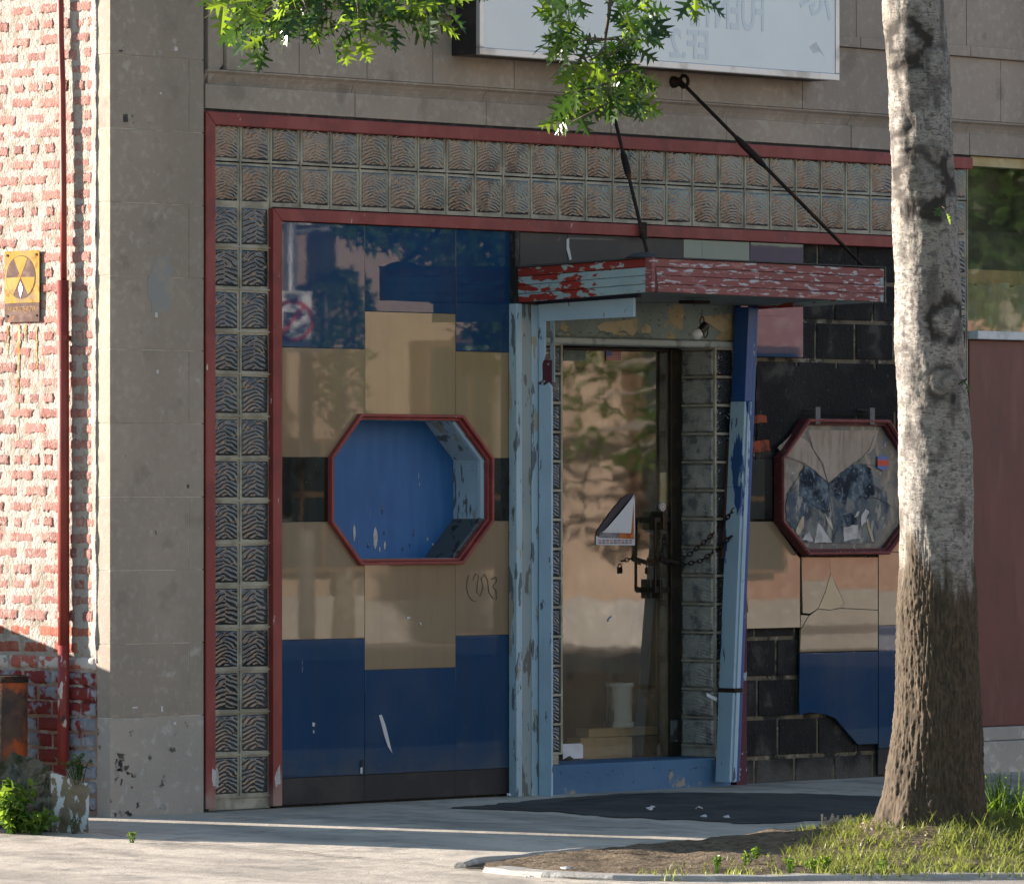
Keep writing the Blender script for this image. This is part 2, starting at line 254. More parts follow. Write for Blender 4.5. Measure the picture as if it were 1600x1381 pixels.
def glassmat(name, film, ffac, tint=(.9, .93, .9), rough=.02):
    m, t, b, out = nodes(name); t.nodes.remove(b)
    tr = t.nodes.new('ShaderNodeBsdfTransparent'); tr.inputs[0].default_value = (*tint, 1)
    gl = t.nodes.new('ShaderNodeBsdfGlossy'); gl.inputs['Roughness'].default_value = rough; gl.inputs[0].default_value = (1, 1, 1, 1)
    bn = t.nodes.new('ShaderNodeBump'); bn.inputs['Strength'].default_value = .008; bn.inputs['Distance'].default_value = .08
    t.links.new(nz(t, 1.6, 3), bn.inputs['Height']); t.links.new(bn.outputs[0], gl.inputs['Normal'])
    fr = t.nodes.new('ShaderNodeFresnel'); fr.inputs['IOR'].default_value = 2.15
    m1 = t.nodes.new('ShaderNodeMixShader'); t.links.new(fr.outputs[0], m1.inputs[0]); t.links.new(tr.outputs[0], m1.inputs[1]); t.links.new(gl.outputs[0], m1.inputs[2])
    df = t.nodes.new('ShaderNodeBsdfDiffuse'); df.inputs[0].default_value = (*film, 1)
    f = math_(t, 'MULTIPLY', ramp(t, math_(t, 'ADD', math_(t, 'MULTIPLY', nz(t, 2.2, 6, (1, 1, .35)), .7), math_(t, 'MULTIPLY', nz(t, 14, 6, (1, 1, .5)), .3)), .34, .70), ffac)
    m2 = t.nodes.new('ShaderNodeMixShader'); t.links.new(f, m2.inputs[0]); t.links.new(m1.outputs[0], m2.inputs[1]); t.links.new(df.outputs[0], m2.inputs[2])
    tb = t.nodes.new('ShaderNodeBsdfTransparent'); gb = t.nodes.new('ShaderNodeNewGeometry'); m3 = t.nodes.new('ShaderNodeMixShader')
    t.links.new(gb.outputs['Backfacing'], m3.inputs[0]); t.links.new(m2.outputs[0], m3.inputs[1]); t.links.new(tb.outputs[0], m3.inputs[2])
    t.links.new(m3.outputs[0], out.inputs[0]); return m
MT['door_glass'] = glassmat('dusty_door_glass', (.34, .26, .16), .34)
MT['shop_glass'] = glassmat('streaked_shop_glass', (.13, .165, .085), .55)

def blockmat():
    m, t, b, out = nodes('glass_block_glass')
    c = mixc(t, ramp(t, nz(t, 1.3, 4), .36, .64), (.010, .013, .015), (.046, .050, .053))
    oi = t.nodes.new('ShaderNodeObjectInfo')
    c = mixc(t, math_(t, 'MULTIPLY', oi.outputs['Random'], .6), c, (.07, .074, .076))
    t.links.new(c, b.inputs['Base Color']); b.inputs['Roughness'].default_value = .12; b.inputs['Specular IOR Level'].default_value = .7
    b.inputs['IOR'].default_value = 1.55
    return m
MT['block'] = blockmat()
MT['block_backlit'] = M('backlight_toned_jamb_glass', (.34, .335, .31), .18, [L((.15, .155, .16), 12, .55, .08), L((.45, .44, .40), 14, .58, .08, .7)], [], .9)  # light coming through the jamb blocks put into a paler base colour

# ------------------------------------------------------------------ mesh helpers
W = {}
def put(o, parent=None, mw=None):
    COL.objects.link(o); mw = mw or Matrix()
    if parent is not None:
        o.parent = parent; o.matrix_parent_inverse = W[parent.name].inverted()
    o.matrix_basis = mw; W[o.name] = mw.copy(); return o
def tag(o, label=None, cat=None, group=None, kind=None):
    if label: o['label'] = label
    if cat: o['category'] = cat
    if group: o['group'] = group
    if kind: o['kind'] = kind
    return o
def empty(name, loc, label=None, cat=None, group=None):
    o = bpy.data.objects.new(name, None); o.empty_display_size = .2
    put(o, None, Matrix.Translation(Vector(loc))); return tag(o, label, cat, group)
class B:
    def __init__(s): s.v = []; s.f = []
    def add(s, vs, fs):
        n = len(s.v); s.v += [tuple(v) for v in vs]; s.f += [tuple(i+n for i in f) for f in fs]; return s
    def box(s, x0, x1, y0, y1, z0, z1):
        return s.add([(x0, y0, z0), (x1, y0, z0), (x1, y1, z0), (x0, y1, z0), (x0, y0, z1), (x1, y0, z1), (x1, y1, z1), (x0, y1, z1)],
                     [(0, 3, 2, 1), (4, 5, 6, 7), (0, 1, 5, 4), (1, 2, 6, 5), (2, 3, 7, 6), (3, 0, 4, 7)])
    def hexa(s, b4, t4):
        return s.add(list(b4)+list(t4), [(0, 3, 2, 1), (4, 5, 6, 7), (0, 1, 5, 4), (1, 2, 6, 5), (2, 3, 7, 6), (3, 0, 4, 7)])
    def prism(s, poly, y0, y1):     # polygon of (x, z), extruded in y
        n = len(poly)
        return s.add([(x, y0, z) for x, z in poly]+[(x, y1, z) for x, z in poly],
                     [tuple(range(n)), tuple(range(2*n-1, n-1, -1))]+[(i, i+n, (i+1) % n+n, (i+1) % n) for i in range(n)])
    def prism_x(s, poly, x0, x1):   # polygon of (y, z), extruded in x
        n = len(poly)
        return s.add([(x0, y, z) for y, z in poly]+[(x1, y, z) for y, z in poly],
                     [tuple(range(n)), tuple(range(2*n-1, n-1, -1))]+[(i, i+n, (i+1) % n+n, (i+1) % n) for i in range(n)])
    def ring(s, outer, inner, y0, y1):
        n = len(outer); vs = [(x, y0, z) for x, z in outer]+[(x, y0, z) for x, z in inner]+[(x, y1, z) for x, z in outer]+[(x, y1, z) for x, z in inner]
        fs = []
        for i in range(n):
            j = (i+1) % n
            fs += [(i, j, n+j, n+i), (2*n+i, 3*n+i, 3*n+j, 2*n+j), (i, 2*n+i, 2*n+j, j), (n+i, n+j, 3*n+j, 3*n+i)]
        return s.add(vs, fs)
    def tube(s, pts, rad, n=10, cap=True):
        pts = [Vector(p) for p in pts]; m = len(pts); R = rad if isinstance(rad, (list, tuple)) else [rad]*m
        base = len(s.v); up = None
        for i, p in enumerate(pts):
            t = (pts[min(i+1, m-1)]-pts[max(i-1, 0)]).normalized()
            if up is None: up = Vector((0, 0, 1)) if abs(t.z) < .9 else Vector((1, 0, 0))
            a = t.cross(up).normalized(); b = a.cross(t).normalized(); up = b
            for k in range(n):
                an = 2*pi*k/n; s.v.append(tuple(p+(a*cos(an)+b*sin(an))*R[i]))
        for i in range(m-1):
            for k in range(n):
                k2 = (k+1) % n; s.f.append((base+i*n+k, base+i*n+k2, base+(i+1)*n+k2, base+(i+1)*n+k))
        if cap: s.f.append(tuple(base+k for k in range(n-1, -1, -1))); s.f.append(tuple(base+(m-1)*n+k for k in range(n)))
        return s
    def lathe(s, c, prof, n=24):
        base = len(s.v); c = Vector(c)
        for r, z in prof:
            for k in range(n): s.v.append((c.x+r*cos(2*pi*k/n), c.y+r*sin(2*pi*k/n), c.z+z))
        for i in range(len(prof)-1):
            for k in range(n):
                k2 = (k+1) % n; s.f.append((base+i*n+k, base+i*n+k2, base+(i+1)*n+k2, base+(i+1)*n+k))
        return s
    def torus(s, c, R, r, ax, bx, n=10, m=6, stretch=1.0):
        base = len(s.v); c = Vector(c); ax = Vector(ax).normalized(); bx = Vector(bx).normalized(); cx = ax.cross(bx)
        for i in range(n):
            a = 2*pi*i/n; d = ax*cos(a)*stretch+bx*sin(a); d2 = (ax*cos(a)+bx*sin(a))
            for k in range(m):
                b = 2*pi*k/m; s.v.append(tuple(c+d*R+(d2*cos(b)+cx*sin(b))*r))
        for i in range(n):
            for k in range(m): s.f.append((base+i*m+k, base+((i+1) % n)*m+k, base+((i+1) % n)*m+(k+1) % m, base+i*m+(k+1) % m))
        return s
    def mesh(s, name, mat, bevel=0, smooth=False):
        me = bpy.data.meshes.new(name); me.from_pydata(s.v, [], s.f)
        bm = bmesh.new(); bm.from_mesh(me)
        bmesh.ops.recalc_face_normals(bm, faces=bm.faces)
        if bevel:
            es = [e for e in bm.edges if len(e.link_faces) == 2 and e.calc_face_angle(0) > .5]
            bmesh.ops.bevel(bm, geom=es, offset=bevel, segments=2, profile=.6, affect='EDGES', clamp_overlap=True)
        bm.to_mesh(me); bm.free()
        if smooth:
            for p in me.polygons: p.use_smooth = True
        me.materials.append(MT[mat]); return me
    def build(s, name, mat, parent=None, bevel=0, smooth=False, **kw):
        o = bpy.data.objects.new(name, s.mesh(name, mat, bevel, smooth)); put(o, parent); return tag(o, **kw)
def inst(name, me, parent, mw): return put(bpy.data.objects.new(name, me), parent, mw)
def fbm(p, o=4):
    v = 0; a = .5; p = Vector(p)
    for _ in range(o): v += a*noise.noise(p); p = p*2.03+Vector((3.1, 7.7, 1.3)); a *= .5
    return v
def sstep(a, b, x):
    t = max(0, min(1, (x-a)/(b-a))); return t*t*(3-2*t)
def text_mesh(name, body, size, mat, mirror=False, extrude=.001, bold=0.0):
    cu = bpy.data.curves.new(name, 'FONT'); cu.body = body; cu.size = size; cu.extrude = extrude; cu.align_x = 'CENTER'; cu.align_y = 'CENTER'; cu.offset = bold
    o = bpy.data.objects.new(name, cu); COL.objects.link(o)
    bpy.context.view_layer.update(); dg = bpy.context.evaluated_depsgraph_get()
    me = bpy.data.meshes.new_from_object(o.evaluated_get(dg)); bpy.data.objects.remove(o); bpy.data.curves.remove(cu)
    if mirror: me.transform(Matrix.Scale(-1, 4, Vector((1, 0, 0)))); me.flip_normals()
    me.name = name; me.materials.clear(); me.materials.append(MT[mat]); return me
FACE_FRONT = Matrix(((1, 0, 0, 0), (0, 0, -1, 0), (0, 1, 0, 0), (0, 0, 0, 1)))     # xy plane -> shop-front plane, facing -y
FACE_SIDE = Matrix(((0, 0, -1, 0), (-1, 0, 0, 0), (0, 1, 0, 0), (0, 0, 0, 1)))     # xy plane -> side wall, facing -x

V3 = Vector((5, 5, 5))
# ================================================================== SETTING
# pavement falls two per cent from the shop front to the gutter
def pavement():
    b = B(); xs = [-60, -25, -12, -8, -5, -3, -1.5, 0, 1, 2, 3, 4, 6, 9, 14, 25, 60, 90]; ys = [60, 20, 8, 3, 1, 0, -.6, -1.2, -2, -3, -4, -5, -6, -7]
    vs = [(x, y, ground_z(y)) for y in ys for x in xs]; n = len(xs)
    fs = [(j*n+i, (j+1)*n+i, (j+1)*n+i+1, j*n+i+1) for j in range(len(ys)-1) for i in range(n-1)]
    b.add(vs, fs).build('pavement', 'concrete', kind='structure')
    b = B(); b.add([(-400, -6.9, -.16), (400, -6.9, -.16), (400, -400, -.16), (-400, -400, -.16)], [(0, 3, 2, 1)]).build('road', 'road', kind='structure')
    b = B(); b.add([(-400, 400, -.3), (400, 400, -.3), (400, -6.9, -.3), (-400, -6.9, -.3)], [(0, 1, 2, 3)]).build('ground', 'road', kind='structure')
    b = B(); b.box(-400, 400, -29.5, -21.9, -.5, 0.0).build('far_pavement', 'kerb', kind='structure')
pavement()
def flat_poly(name, pts, mat, dz, kind='structure', rag=.0, sub=6, seed=3):
    P2 = []
    n = len(pts)
    for i in range(n):
        a = G(*pts[i]); c = G(*pts[(i+1) % n])
        for k in range(sub):
            p = a.lerp(c, k/sub)
            if rag:
                q = p*9+Vector((seed, 0, 0)); p = p+Vector((noise.noise(q), noise.noise(q+Vector((9, 4, 2))), 0))*rag
            P2.append(p)
    b = B(); b.add([(p.x, p.y, ground_z(p.y)+dz) for p in P2], [tuple(range(len(P2)))])
    return b.build(name, mat, kind=kind)
flat_poly('asphalt_patch', [(706, 1263), (770, 1257), (870, 1247), (960, 1241), (1060, 1238), (1240, 1240), (1400, 1245), (1560, 1252), (1420, 1268), (1330, 1279), (1180, 1287), (1070, 1282), (960, 1277), (850, 1268), (770, 1265)], 'asphalt', .004, rag=.09, sub=14)
def crack_line(pts, wd, seed, dz=.008):
    L2 = []
    for i in range(len(pts)-1):
        a = G(*pts[i]); c = G(*pts[i+1]); k = max(2, int((c-a).length/.035))
        for q in range(k): L2.append(a.lerp(c, q/k))
    L2.append(G(*pts[-1])); vs = []; n = len(L2)
    for i, p in enumerate(L2):
        t = (L2[min(i+1, n-1)]-L2[max(i-1, 0)]).normalized(); s = Vector((-t.y, t.x, 0))
        q = p*6+Vector((seed, 0, 0)); p = p+s*noise.noise(q)*.02
        ww = wd*(.35+.9*abs(noise.noise(p*14)))+.001
        for sg in (-1, 1):
            v = p+s*ww*sg; vs.append((v.x, v.y, ground_z(v.y)+dz))
    return vs, [(2*i, 2*i+1, 2*i+3, 2*i+2) for i in range(n-1)]
b = B()
for i, (pts, wd) in enumerate([([(205, 1312), (300, 1318), (420, 1328), (560, 1342), (640, 1349), (715, 1357)], .010), ([(-60, 1304), (60, 1305), (205, 1312)], .004), ([(430, 1332), (470, 1333), (540, 1325), (690, 1322)], .003),
                               ([(560, 1282), (700, 1286), (860, 1291), (1010, 1297)], .009), ([(715, 1357), (820, 1368), (980, 1378), (1060, 1385)], .011), ([(215, 1316), (330, 1309), (420, 1300)], .003), ([(120, 1300), (160, 1303), (206, 1312)], .005), ([(330, 1268), (420, 1263), (560, 1257), (720, 1250), (830, 1245)], .004), ([(1140, 1230), (1250, 1226), (1390, 1219)], .006)]):
    b.add(*crack_line(pts, wd, i*7.3))
b.build('pavement_cracks', 'crack', kind='structure')

# tree pit: soil, kerb, broken edging
PIT = [(716, 1356), (760, 1348), (860, 1337), (1000, 1326), (1130, 1314), (1200, 1307), (1290, 1297), (1380, 1287), (1500, 1276), (1640, 1262), (1780, 1256), (1900, 1290), (1900, 1350), (1600, 1364), (1350, 1366), (1100, 1368), (960, 1367), (860, 1364), (780, 1360)]
PITC = G(1330, 1330)
TREE = D(1457, 1296, 27.6); TREE.z = 0
def pit_height(x, y):
    d = sqrt((x-TREE.x)**2+(y-TREE.y)**2); return .11*exp(-(d/.55)**2)+.02*exp(-(d/1.6)**2)
def soil():
    edge = []
    for i in range(len(PIT)):
        a = G(*PIT[i]); c = G(*PIT[(i+1) % len(PIT)]); k = max(2, int((c-a).length/.05))
        edge += [a.lerp(c, q/k) for q in range(k)]
    n = len(edge); K = 34; b = B(); vs = []; fs = []
    for r in range(K+1):
        t = 1-(r/K)**1.0
        for p in edge:
            q = PITC.lerp(p, t); e = sstep(0, .10, 1-t)
            h = pit_height(q.x, q.y)*e+(.012+.022*fbm(q*5)+.012*fbm(q*22))*e+(.003*noise.noise(q*30) if not r else 0)
            vs.append((q.x, q.y, ground_z(q.y)+.005+max(h, 0)))
    for r in range(K):
        for i in range(n):
            j = (i+1) % n; fs.append((r*n+i, r*n+j, (r+1)*n+j, (r+1)*n+i))
    b.add(vs, fs); b.build('soil', 'soil', smooth=True, kind='structure')
soil()
def sweep(name, pts, wd, h, mat, seed, kind='structure', z0=-.05):
    L2 = []
    for i in range(len(pts)-1):
        a = G(*pts[i]); c = G(*pts[i+1]); k = max(2, int((c-a).length/.08)); L2 += [a.lerp(c, q/k) for q in range(k)]
    L2.append(G(*pts[-1])); n = len(L2); vs = []
    for i, p in enumerate(L2):
        t = (L2[min(i+1, n-1)]-L2[max(i-1, 0)]).normalized(); s = Vector((-t.y, t.x, 0)); j = .012*noise.noise(p*7+Vector((seed, 0, 0)))
        g = ground_z(p.y)
        for (u, z) in ((-wd/2, z0), (-wd/2+j, h-.012), (-wd/2+.014+j, h+j*.4), (wd/2-.014+j, h+j*.4), (wd/2+j, h-.012), (wd/2, z0)):
            v = p+s*u; vs.append((v.x, v.y, g+z))
    fs = [(6*i+k, 6*i+k+1, 6*i+k+7, 6*i+k+6) for i in range(n-1) for k in range(5)]+[tuple(range(6)), tuple(range(6*n-6, 6*n))]
    b = B(); b.add(vs, fs); return b.build(name, mat, kind=kind)
sweep('kerb', [(775, 1361), (860, 1369), (960, 1373), (1100, 1374), (1350, 1372), (1600, 1371), (1900, 1360)], .16, .020, 'kerb', 3)
sweep('kerb_edging', [(716, 1356), (745, 1350), (790, 1345), (850, 1339), (960, 1330)], .05, .028, 'kerb', 8)

# ================================================================== CORNER BUILDING
BL = empty('corner_building', (0, 0, 0), 'derelict stone and brick corner building with a boarded glass block shop front', 'building')
XR = PX(1519, 0)            # right end of the shop front
HB = 6.1; XE = 14.0
# solid shell behind the visible skins
b = B(); b.box(.12, XE, .35, 10, 3.30, HB); b.box(.12, PX(440, .3)-.02, .34, 10, -.2, 3.298); b.box(PX(1165, .3), XE, .34, 10, -.2, 3.298)
b.box(PX(440, .3)-.019, PX(1165, .3)-.001, 3.2, 10, -.2, 3.298)
b.build('wall_core', 'interior', BL)
B().box(-.03, XE+.03, -.03, 10.05, HB-.25, HB).build('parapet', 'stone', BL, .01)
# room behind the door
xl, xr_ = PX(820, .3), PX(1160, .3)
b = B(); b.add([(xl, .34, .13), (xr_, .34, .13), (xr_, 3, .13), (xl, 3, .13), (xl, .34, 3.2), (xr_, .34, 3.2), (xr_, 3, 3.2), (xl, 3, 3.2)], [(0, 1, 2, 3), (4, 7, 6, 5), (1, 2, 6, 5), (2, 3, 7, 6), (3, 0, 4, 7)])
b.build('room_lining', 'interior', BL)

# ---- stone pier: core + blocks
ZJ = [-.02, .463] + [.463+.3455*i for i in range(1, 12)]
XP = PX(318, 0)
pier = B().box(.0022, XP-.008, .0022, .085, -.1, 4.6).build('pier', 'joint', BL)
XS = PX(295, 0)
for i in range(len(ZJ)-1):
    z0, z1 = ZJ[i]+.0018, ZJ[i+1]-.0018
    mt = 'stone_base' if i == 0 else 'stone'
    cuts = [(0, XP)] if (i % 2 == 0) else [(0, XS-.0018), (XS+.0018, XP)]
    for (x0, x1) in cuts:
        j = rnd.uniform(-.0008, .0008)
        B().box(x0+j*.5, x1, j, .088 if x0 == 0 else .08, z0, z1).build('stone_block', mt, pier, .0015)
FX0 = PX(322, -.002); FZ = 3.333
b = B(); b.box(XP+.002, FX0+.02, .012, .2, 0, 3.3448); b.box(XP+.002, XR, .010, .2, 3.325, 3.345)
b.build('caulk_gap', 'caulk', BL)

def pier_mark(pts, mat, name, seed, rag=.006, Y=0):
    poly = []
    for i in range(len(pts)):
        a_, c_ = P(*pts[i], Y), P(*pts[(i+1) % len(pts)], Y)
        for q in range(8):
            p = a_.lerp(c_, q/8); v = p*34+Vector((seed, 0, 0)); poly.append((p.x+rag*(noise.noise(v)+.5*noise.noise(v*3)), p.z+rag*(noise.noise(v+Vector((5, 5, 5)))+.5*noise.noise(v*3))))
    b = B(); b.prism(poly, Y-.0016, Y-.0005); return b.build(name, mat, pier)
MT['tar'] = M('tar_smudge', (.075, .068, .062), .9, [L((.30, .27, .25), 26, .52, .05), L((.03, .028, .027), 18, .58, .06)], [(60, .5, .006, I1)])
MT['patch'] = M('blue_grey_cement_patch', (.265, .265, .26), .9, [L((.33, .29, .25), 12, .54, .08)], [(60, .3, .006, I1)])
pier_mark([(246, 402), (262, 400), (270, 425), (272, 460), (262, 485), (238, 488), (230, 455), (233, 425)], 'patch', 'cement_patch', 1, .016)
for i, (x, y, w_, h_) in enumerate(((196, 185, 7, 12), (207, 181, 3, 4), (208, 193, 3, 4), (249, 83, 8, 6), (250, 337, 5, 5), (188, 80, 4, 3), (293, 760, 4, 6), (244, 832, 2, 5), (284, 900, 2, 5), (277, 78, 0, 0))):
    if w_: pier_mark([(x-w_/2, y-h_/2), (x+w_/2, y-h_/2), (x+w_/2, y+h_/2), (x-w_/2, y+h_/2)], 'tar' if i not in (3,) else 'stone_base', 'hole_mark', i*3, .0055)
for i, (x, y, w_, h_) in enumerate(((275, 77, 5, 6), (251, 146, 3, 3), (244, 492, 4, 7), (246, 581, 3, 6), (253, 1107, 3, 9), (211, 1105, 8, 3), (273, 1130, 4, 4))):
    pier_mark([(x-w_/2, y-h_/2), (x+w_/2, y-h_/2), (x+w_/2, y+h_/2), (x-w_/2, y+h_/2)], 'litter', 'paint_spot', i*5, .003)
for i, (x, y, w_, h_) in enumerate(((190, 1182, 12, 14), (187, 1195, 11, 20), (183, 1207, 8, 14), (198, 1199, 8, 8), (200, 1208, 7, 5), (208, 1210, 8, 6), (258, 1216, 5, 12), (254, 1224, 4, 8), (215, 1256, 5, 8), (189, 1222, 3, 8), (194, 1270, 14, 8), (203, 1273, 8, 6), (180, 1274, 6, 8), (252, 1228, 4, 6), (206, 1230, 3, 4))):
    pier_mark([(x-w_/2, y-h_/2), (x+w_/2, y-h_/2*.6), (x+w_/2*.7, y+h_/2), (x-w_/2, y+h_/2*.8)], 'tar', 'tar_mark', i*7, .013)

# ---- upper stone wall: lintel band, sloped moulding, panels, ledge
uw = B().box(XP-.01, XE, .07, .36, 3.346, HB-.26).build('upper_wall', 'joint', BL)
xs = [XP+.012, PX(555), PX(760), PX(955), PX(1135), PX(1330), PX(1515), PX(1700), PX(1900), XE]
for a, c in zip(xs, xs[1:]):
    B().box(a+.002, c-.002, rnd.uniform(-.001, .001), .30, 3.346, 3.462).build('lintel_stone', 'stone', uw, .003)
for a, c in zip(xs, xs[1:]):
    b = B(); b.prism_x([(.026, 3.465), (.026, 3.474), (.018, 3.492), (.004, 3.512), (-.014, 3.524), (-.014, 3.532), (.3, 3.532), (.3, 3.465)], a+.0015, c-.0015); b.build('moulding_stone', 'stone', uw)
b = B(); b.prism([(PX(326)+.0, 3.466), (PX(326)+.10, 3.56), (PX(326)+.10, HB-.3), (PX(326), HB-.3)], .002, .3); b.build('moulding_stone', 'stone', uw, .004)
xs = [PX(326)+.103, PX(464), PX(570), PX(673), PX(800), PX(925), PX(1062), PX(1250), PX(1400), PX(1560), PX(1700), PX(1900), XE]
for a, c in zip(xs, xs[1:]):
    B().box(a+.002, c-.002, -.016+rnd.uniform(-.001, .001), .3, 3.534, 3.872).build('wall_stone', 'stone', uw, .003)
xs2 = [PX(326)+.103, PX(520), PX(790), PX(1090), PX(1335), PX(1507), PX(1660), XE]
for a, c in zip(xs2, xs2[1:]):
    B().box(a+.002, c-.002, -.045, .3, 3.874, 3.932).build('ledge_stone', 'stone', uw, .006)
    B().box(a+.002, c-.002, -.014+rnd.uniform(-.001, .001), .3, 3.934, 5.5).build('wall_stone', 'stone', uw, .003)
B().box(PX(326)+.103, XE, -.014, .3, 5.504, HB-.252).build('wall_stone', 'stone', uw, .003)

# ---- side wall of brick
YB = .092
sw = B()
def mortar_sheet():
    ny, nz_ = 90, 330; y0, y1, z0, z1 = YB, 1.02, -.05, 4.5; vs = []; fs = []
    for j in range(nz_+1):
        for i in range(ny+1):
            y = y0+(y1-y0)*i/ny; z = z0+(z1-z0)*j/nz_
            q = Vector((y, z, 0)); low = sstep(.80, .70, z)
            d = .0030+.004*fbm(q*14)+.0035*fbm(q*42)-(.009*(1-low)*sstep(.05, .0, y-y0)*(1+noise.noise(q*9)))
            d = d*(1-low)+low*.014
            vs.append((d, y, z))
    for j in range(nz_):
        for i in range(ny): a = j*(ny+1)+i; fs.append((a, a+1, a+ny+2, a+ny+1))
    # lower courses carry their own grey mortar: split by height
    up, lo = B(), B(); lim = int((.735-z0)/(z1-z0)*nz_)
    up.add(vs, fs[lim*ny:]); lo.add(vs, fs[:lim*ny]); return up, lo
mu, ml = mortar_sheet()
bw = mu.build('brick_wall', 'mortar', BL, smooth=True)
ml.build('low_mortar', 'mortar_low', bw, smooth=True)
b = B(); b.box(.03, .2, 1.02, 10, -.2, HB-.26); b.box(.04, .2, .09, 1.03, -.2, HB-.26)
b.build('plain_wall', 'far_brick', bw)
def brick_mesh(seed, ln, h, rag):
    nx, ny = 18, 8; vs = []; fs = []; r = random.Random(seed)
    for j in range(ny+1):
        for i in range(nx+1):
            u = i/nx*2-1; v = j/ny*2-1
            y = u*ln/2; z = v*h/2
            ed = max(abs(u)**6, abs(v)**4)
            y += rag*1.3*noise.noise(Vector((seed*3.1, v*3.5, u*1.2)))*abs(u)**3
            z += rag*1.5*(noise.noise(Vector((u*5.5, seed*1.7+v*.8, 3)))+.5*noise.noise(Vector((u*14, seed*1.7, v))))*abs(v)**2
            x = -.0022*(1-ed)+.010*ed**2+.0012*fbm(Vector((y*60, z*60, seed)))
            vs.append((x, y, z))
    for j in range(ny):
        for i in range(nx): a = j*(nx+1)+i; fs.append((a, a+nx+1, a+nx+2, a+1))
    return vs, fs
BM = {}
for kind, ln, h, rag, mt in (('s', .188, .053, .015, 'brick'), ('h', .086, .051, .014, 'brick'), ('S', .198, .062, .003, 'brick_red'), ('G', .196, .060, .003, 'brick_grey'), ('W', .196, .060, .004, 'brick_white'), ('g', .093, .060, .003, 'brick_grey')):
    BM[kind] = []
    for q in range(6):
        vs, fs = brick_mesh(q*7+ord(kind), ln*(1-(.10*(q % 3) if kind in 'sh' else 0)), h, rag)
        b = B(); b.add(vs, fs); BM[kind].append(b.mesh('brick', mt, 0, True))
PITCH = .0735; nb = 0; course = 0
z = .02
while z < 4.05:
    zc = z+PITCH/2
    if zc < .60: kind = 'G'
    elif zc < .74: kind = 'G' if zc < .70 else 'W'
    elif zc < .885: kind = 'S'
    else: kind = 's'
    head = kind == 's' and course % 4 == 2
    step = .107 if head else .2075
    y = YB+.012-(0 if course % 2 else (.05 if head else .1))
    while y < .90:
        yc = y+step/2; k = ('h' if head else kind)
        if y < YB+.004:           # half brick against the pier
            yc = (YB+.010+y+step)/2; k = {'s': 'h', 'S': None, 'G': 'g', 'W': None, 'h': 'h'}[kind if not head else 'h']
            if (y+step)-(YB+.01) < .05: k = None
        if k:
            sc = rnd.uniform(.92, 1.04) if kind == 's' else rnd.uniform(.98, 1.0)
            me = rnd.choice(BM[k])
            inst('brick', me, bw, Matrix.Translation((rnd.uniform(-.001, .004) if kind == 's' else .004, yc+rnd.uniform(-.006, .006), zc+rnd.uniform(-.003, .003)))
                 @ Matrix.Rotation(rnd.uniform(-.02, .02), 4, 'X') @ Matrix.Diagonal((1, sc, rnd.uniform(.88, 1.08) if kind == 's' else 1, 1))); nb += 1
        y += step
    z += PITCH; course += 1
# loose caulk bead between brick and pier
b = B(); pts = []; rad = []
for i in range(140):
    zz = i*.032; pts.append((.004+.004*noise.noise(Vector((zz*9, 1, 0))), YB+.002+.006*noise.noise(Vector((zz*6, 0, 5))), .72+zz)); rad.append(.010+.006*noise.noise(Vector((zz*13, 3, 3))))
b.tube(pts, rad, 8).build('mortar_bead', 'mortar', bw, smooth=True)

# ---- glass block surround
GP = .2024; GX0 = PX(376, .033)-GP; GZ0 = .064
NCOL = int((PX(1521, .03)-GX0)/GP+.3)
GZ1 = GZ0+16*GP
def block_mesh(seed, wd, hg, mt='block', fq=4.3, amp=.0036):
    n = 48; vs = []; fs = []
    for j in range(n+1):
        for i in range(n+1):
            u, v = i/n, j/n
            x = (u-.5)*wd; z = (v-.5)*hg
            m = min(u, 1-u, v, 1-v); e = sstep(.035, .09, m)
            cu = u*2+.06*sin(seed*3); cv = v*3+(.5 if int(cu) % 2 else 0)+.1*cos(seed)
            fu, fv = cu % 1, cv % 1; par = int(cu) % 2
            rr_ = sqrt(((fu if par else 1-fu)*.62+.25)**2+((fv)*.85+.12+.25*(int(cv) % 2))**2)
            ph = rr_*2*pi*(fq+.5*sin(seed*2))+seed*.7+1.9*noise.noise(Vector((u*4, v*4, seed)))+.8*noise.noise(Vector((u*11, v*11, seed+5)))
            h = .5+.5*sin(ph); h = h**1.3
            y = -.004*e-amp*h*e*(.55+.9*abs(noise.noise(Vector((u*2.3, v*2.3, seed*5)))))+.006*(1-sstep(0, .05, m))
            y -= .004*e*(1-((u-.5)**2+(v-.5)**2)*2.2)
            vs.append((x, y, z))
    for j in range(n):
        for i in range(n): a = j*(n+1)+i; fs.append((a, a+1, a+n+2, a+n+1))
    b = B(); b.add(vs, fs); return b.mesh('glass_block', mt, 0, True)
GBM = [block_mesh(q*1.37, GP-.0075, GP-.0085) for q in range(9)]; GBF = [block_mesh(q*1.73+.5, GP-.0075, GP-.0085, 'block', 5.6, .0013) for q in range(9)]
gs = B()
gs.box(GX0-.0, GX0+NCOL*GP+.0, .040, .12, GZ1-2*GP, GZ1+.004)
gs.box(GX0-.0, GX0+2*GP, .041, .12, GZ0-.06, GZ1-2*GP)
gs.box(GX0+(NCOL-2)*GP, GX0+NCOL*GP, .041, .12, GZ0-.06, GZ1-2*GP)
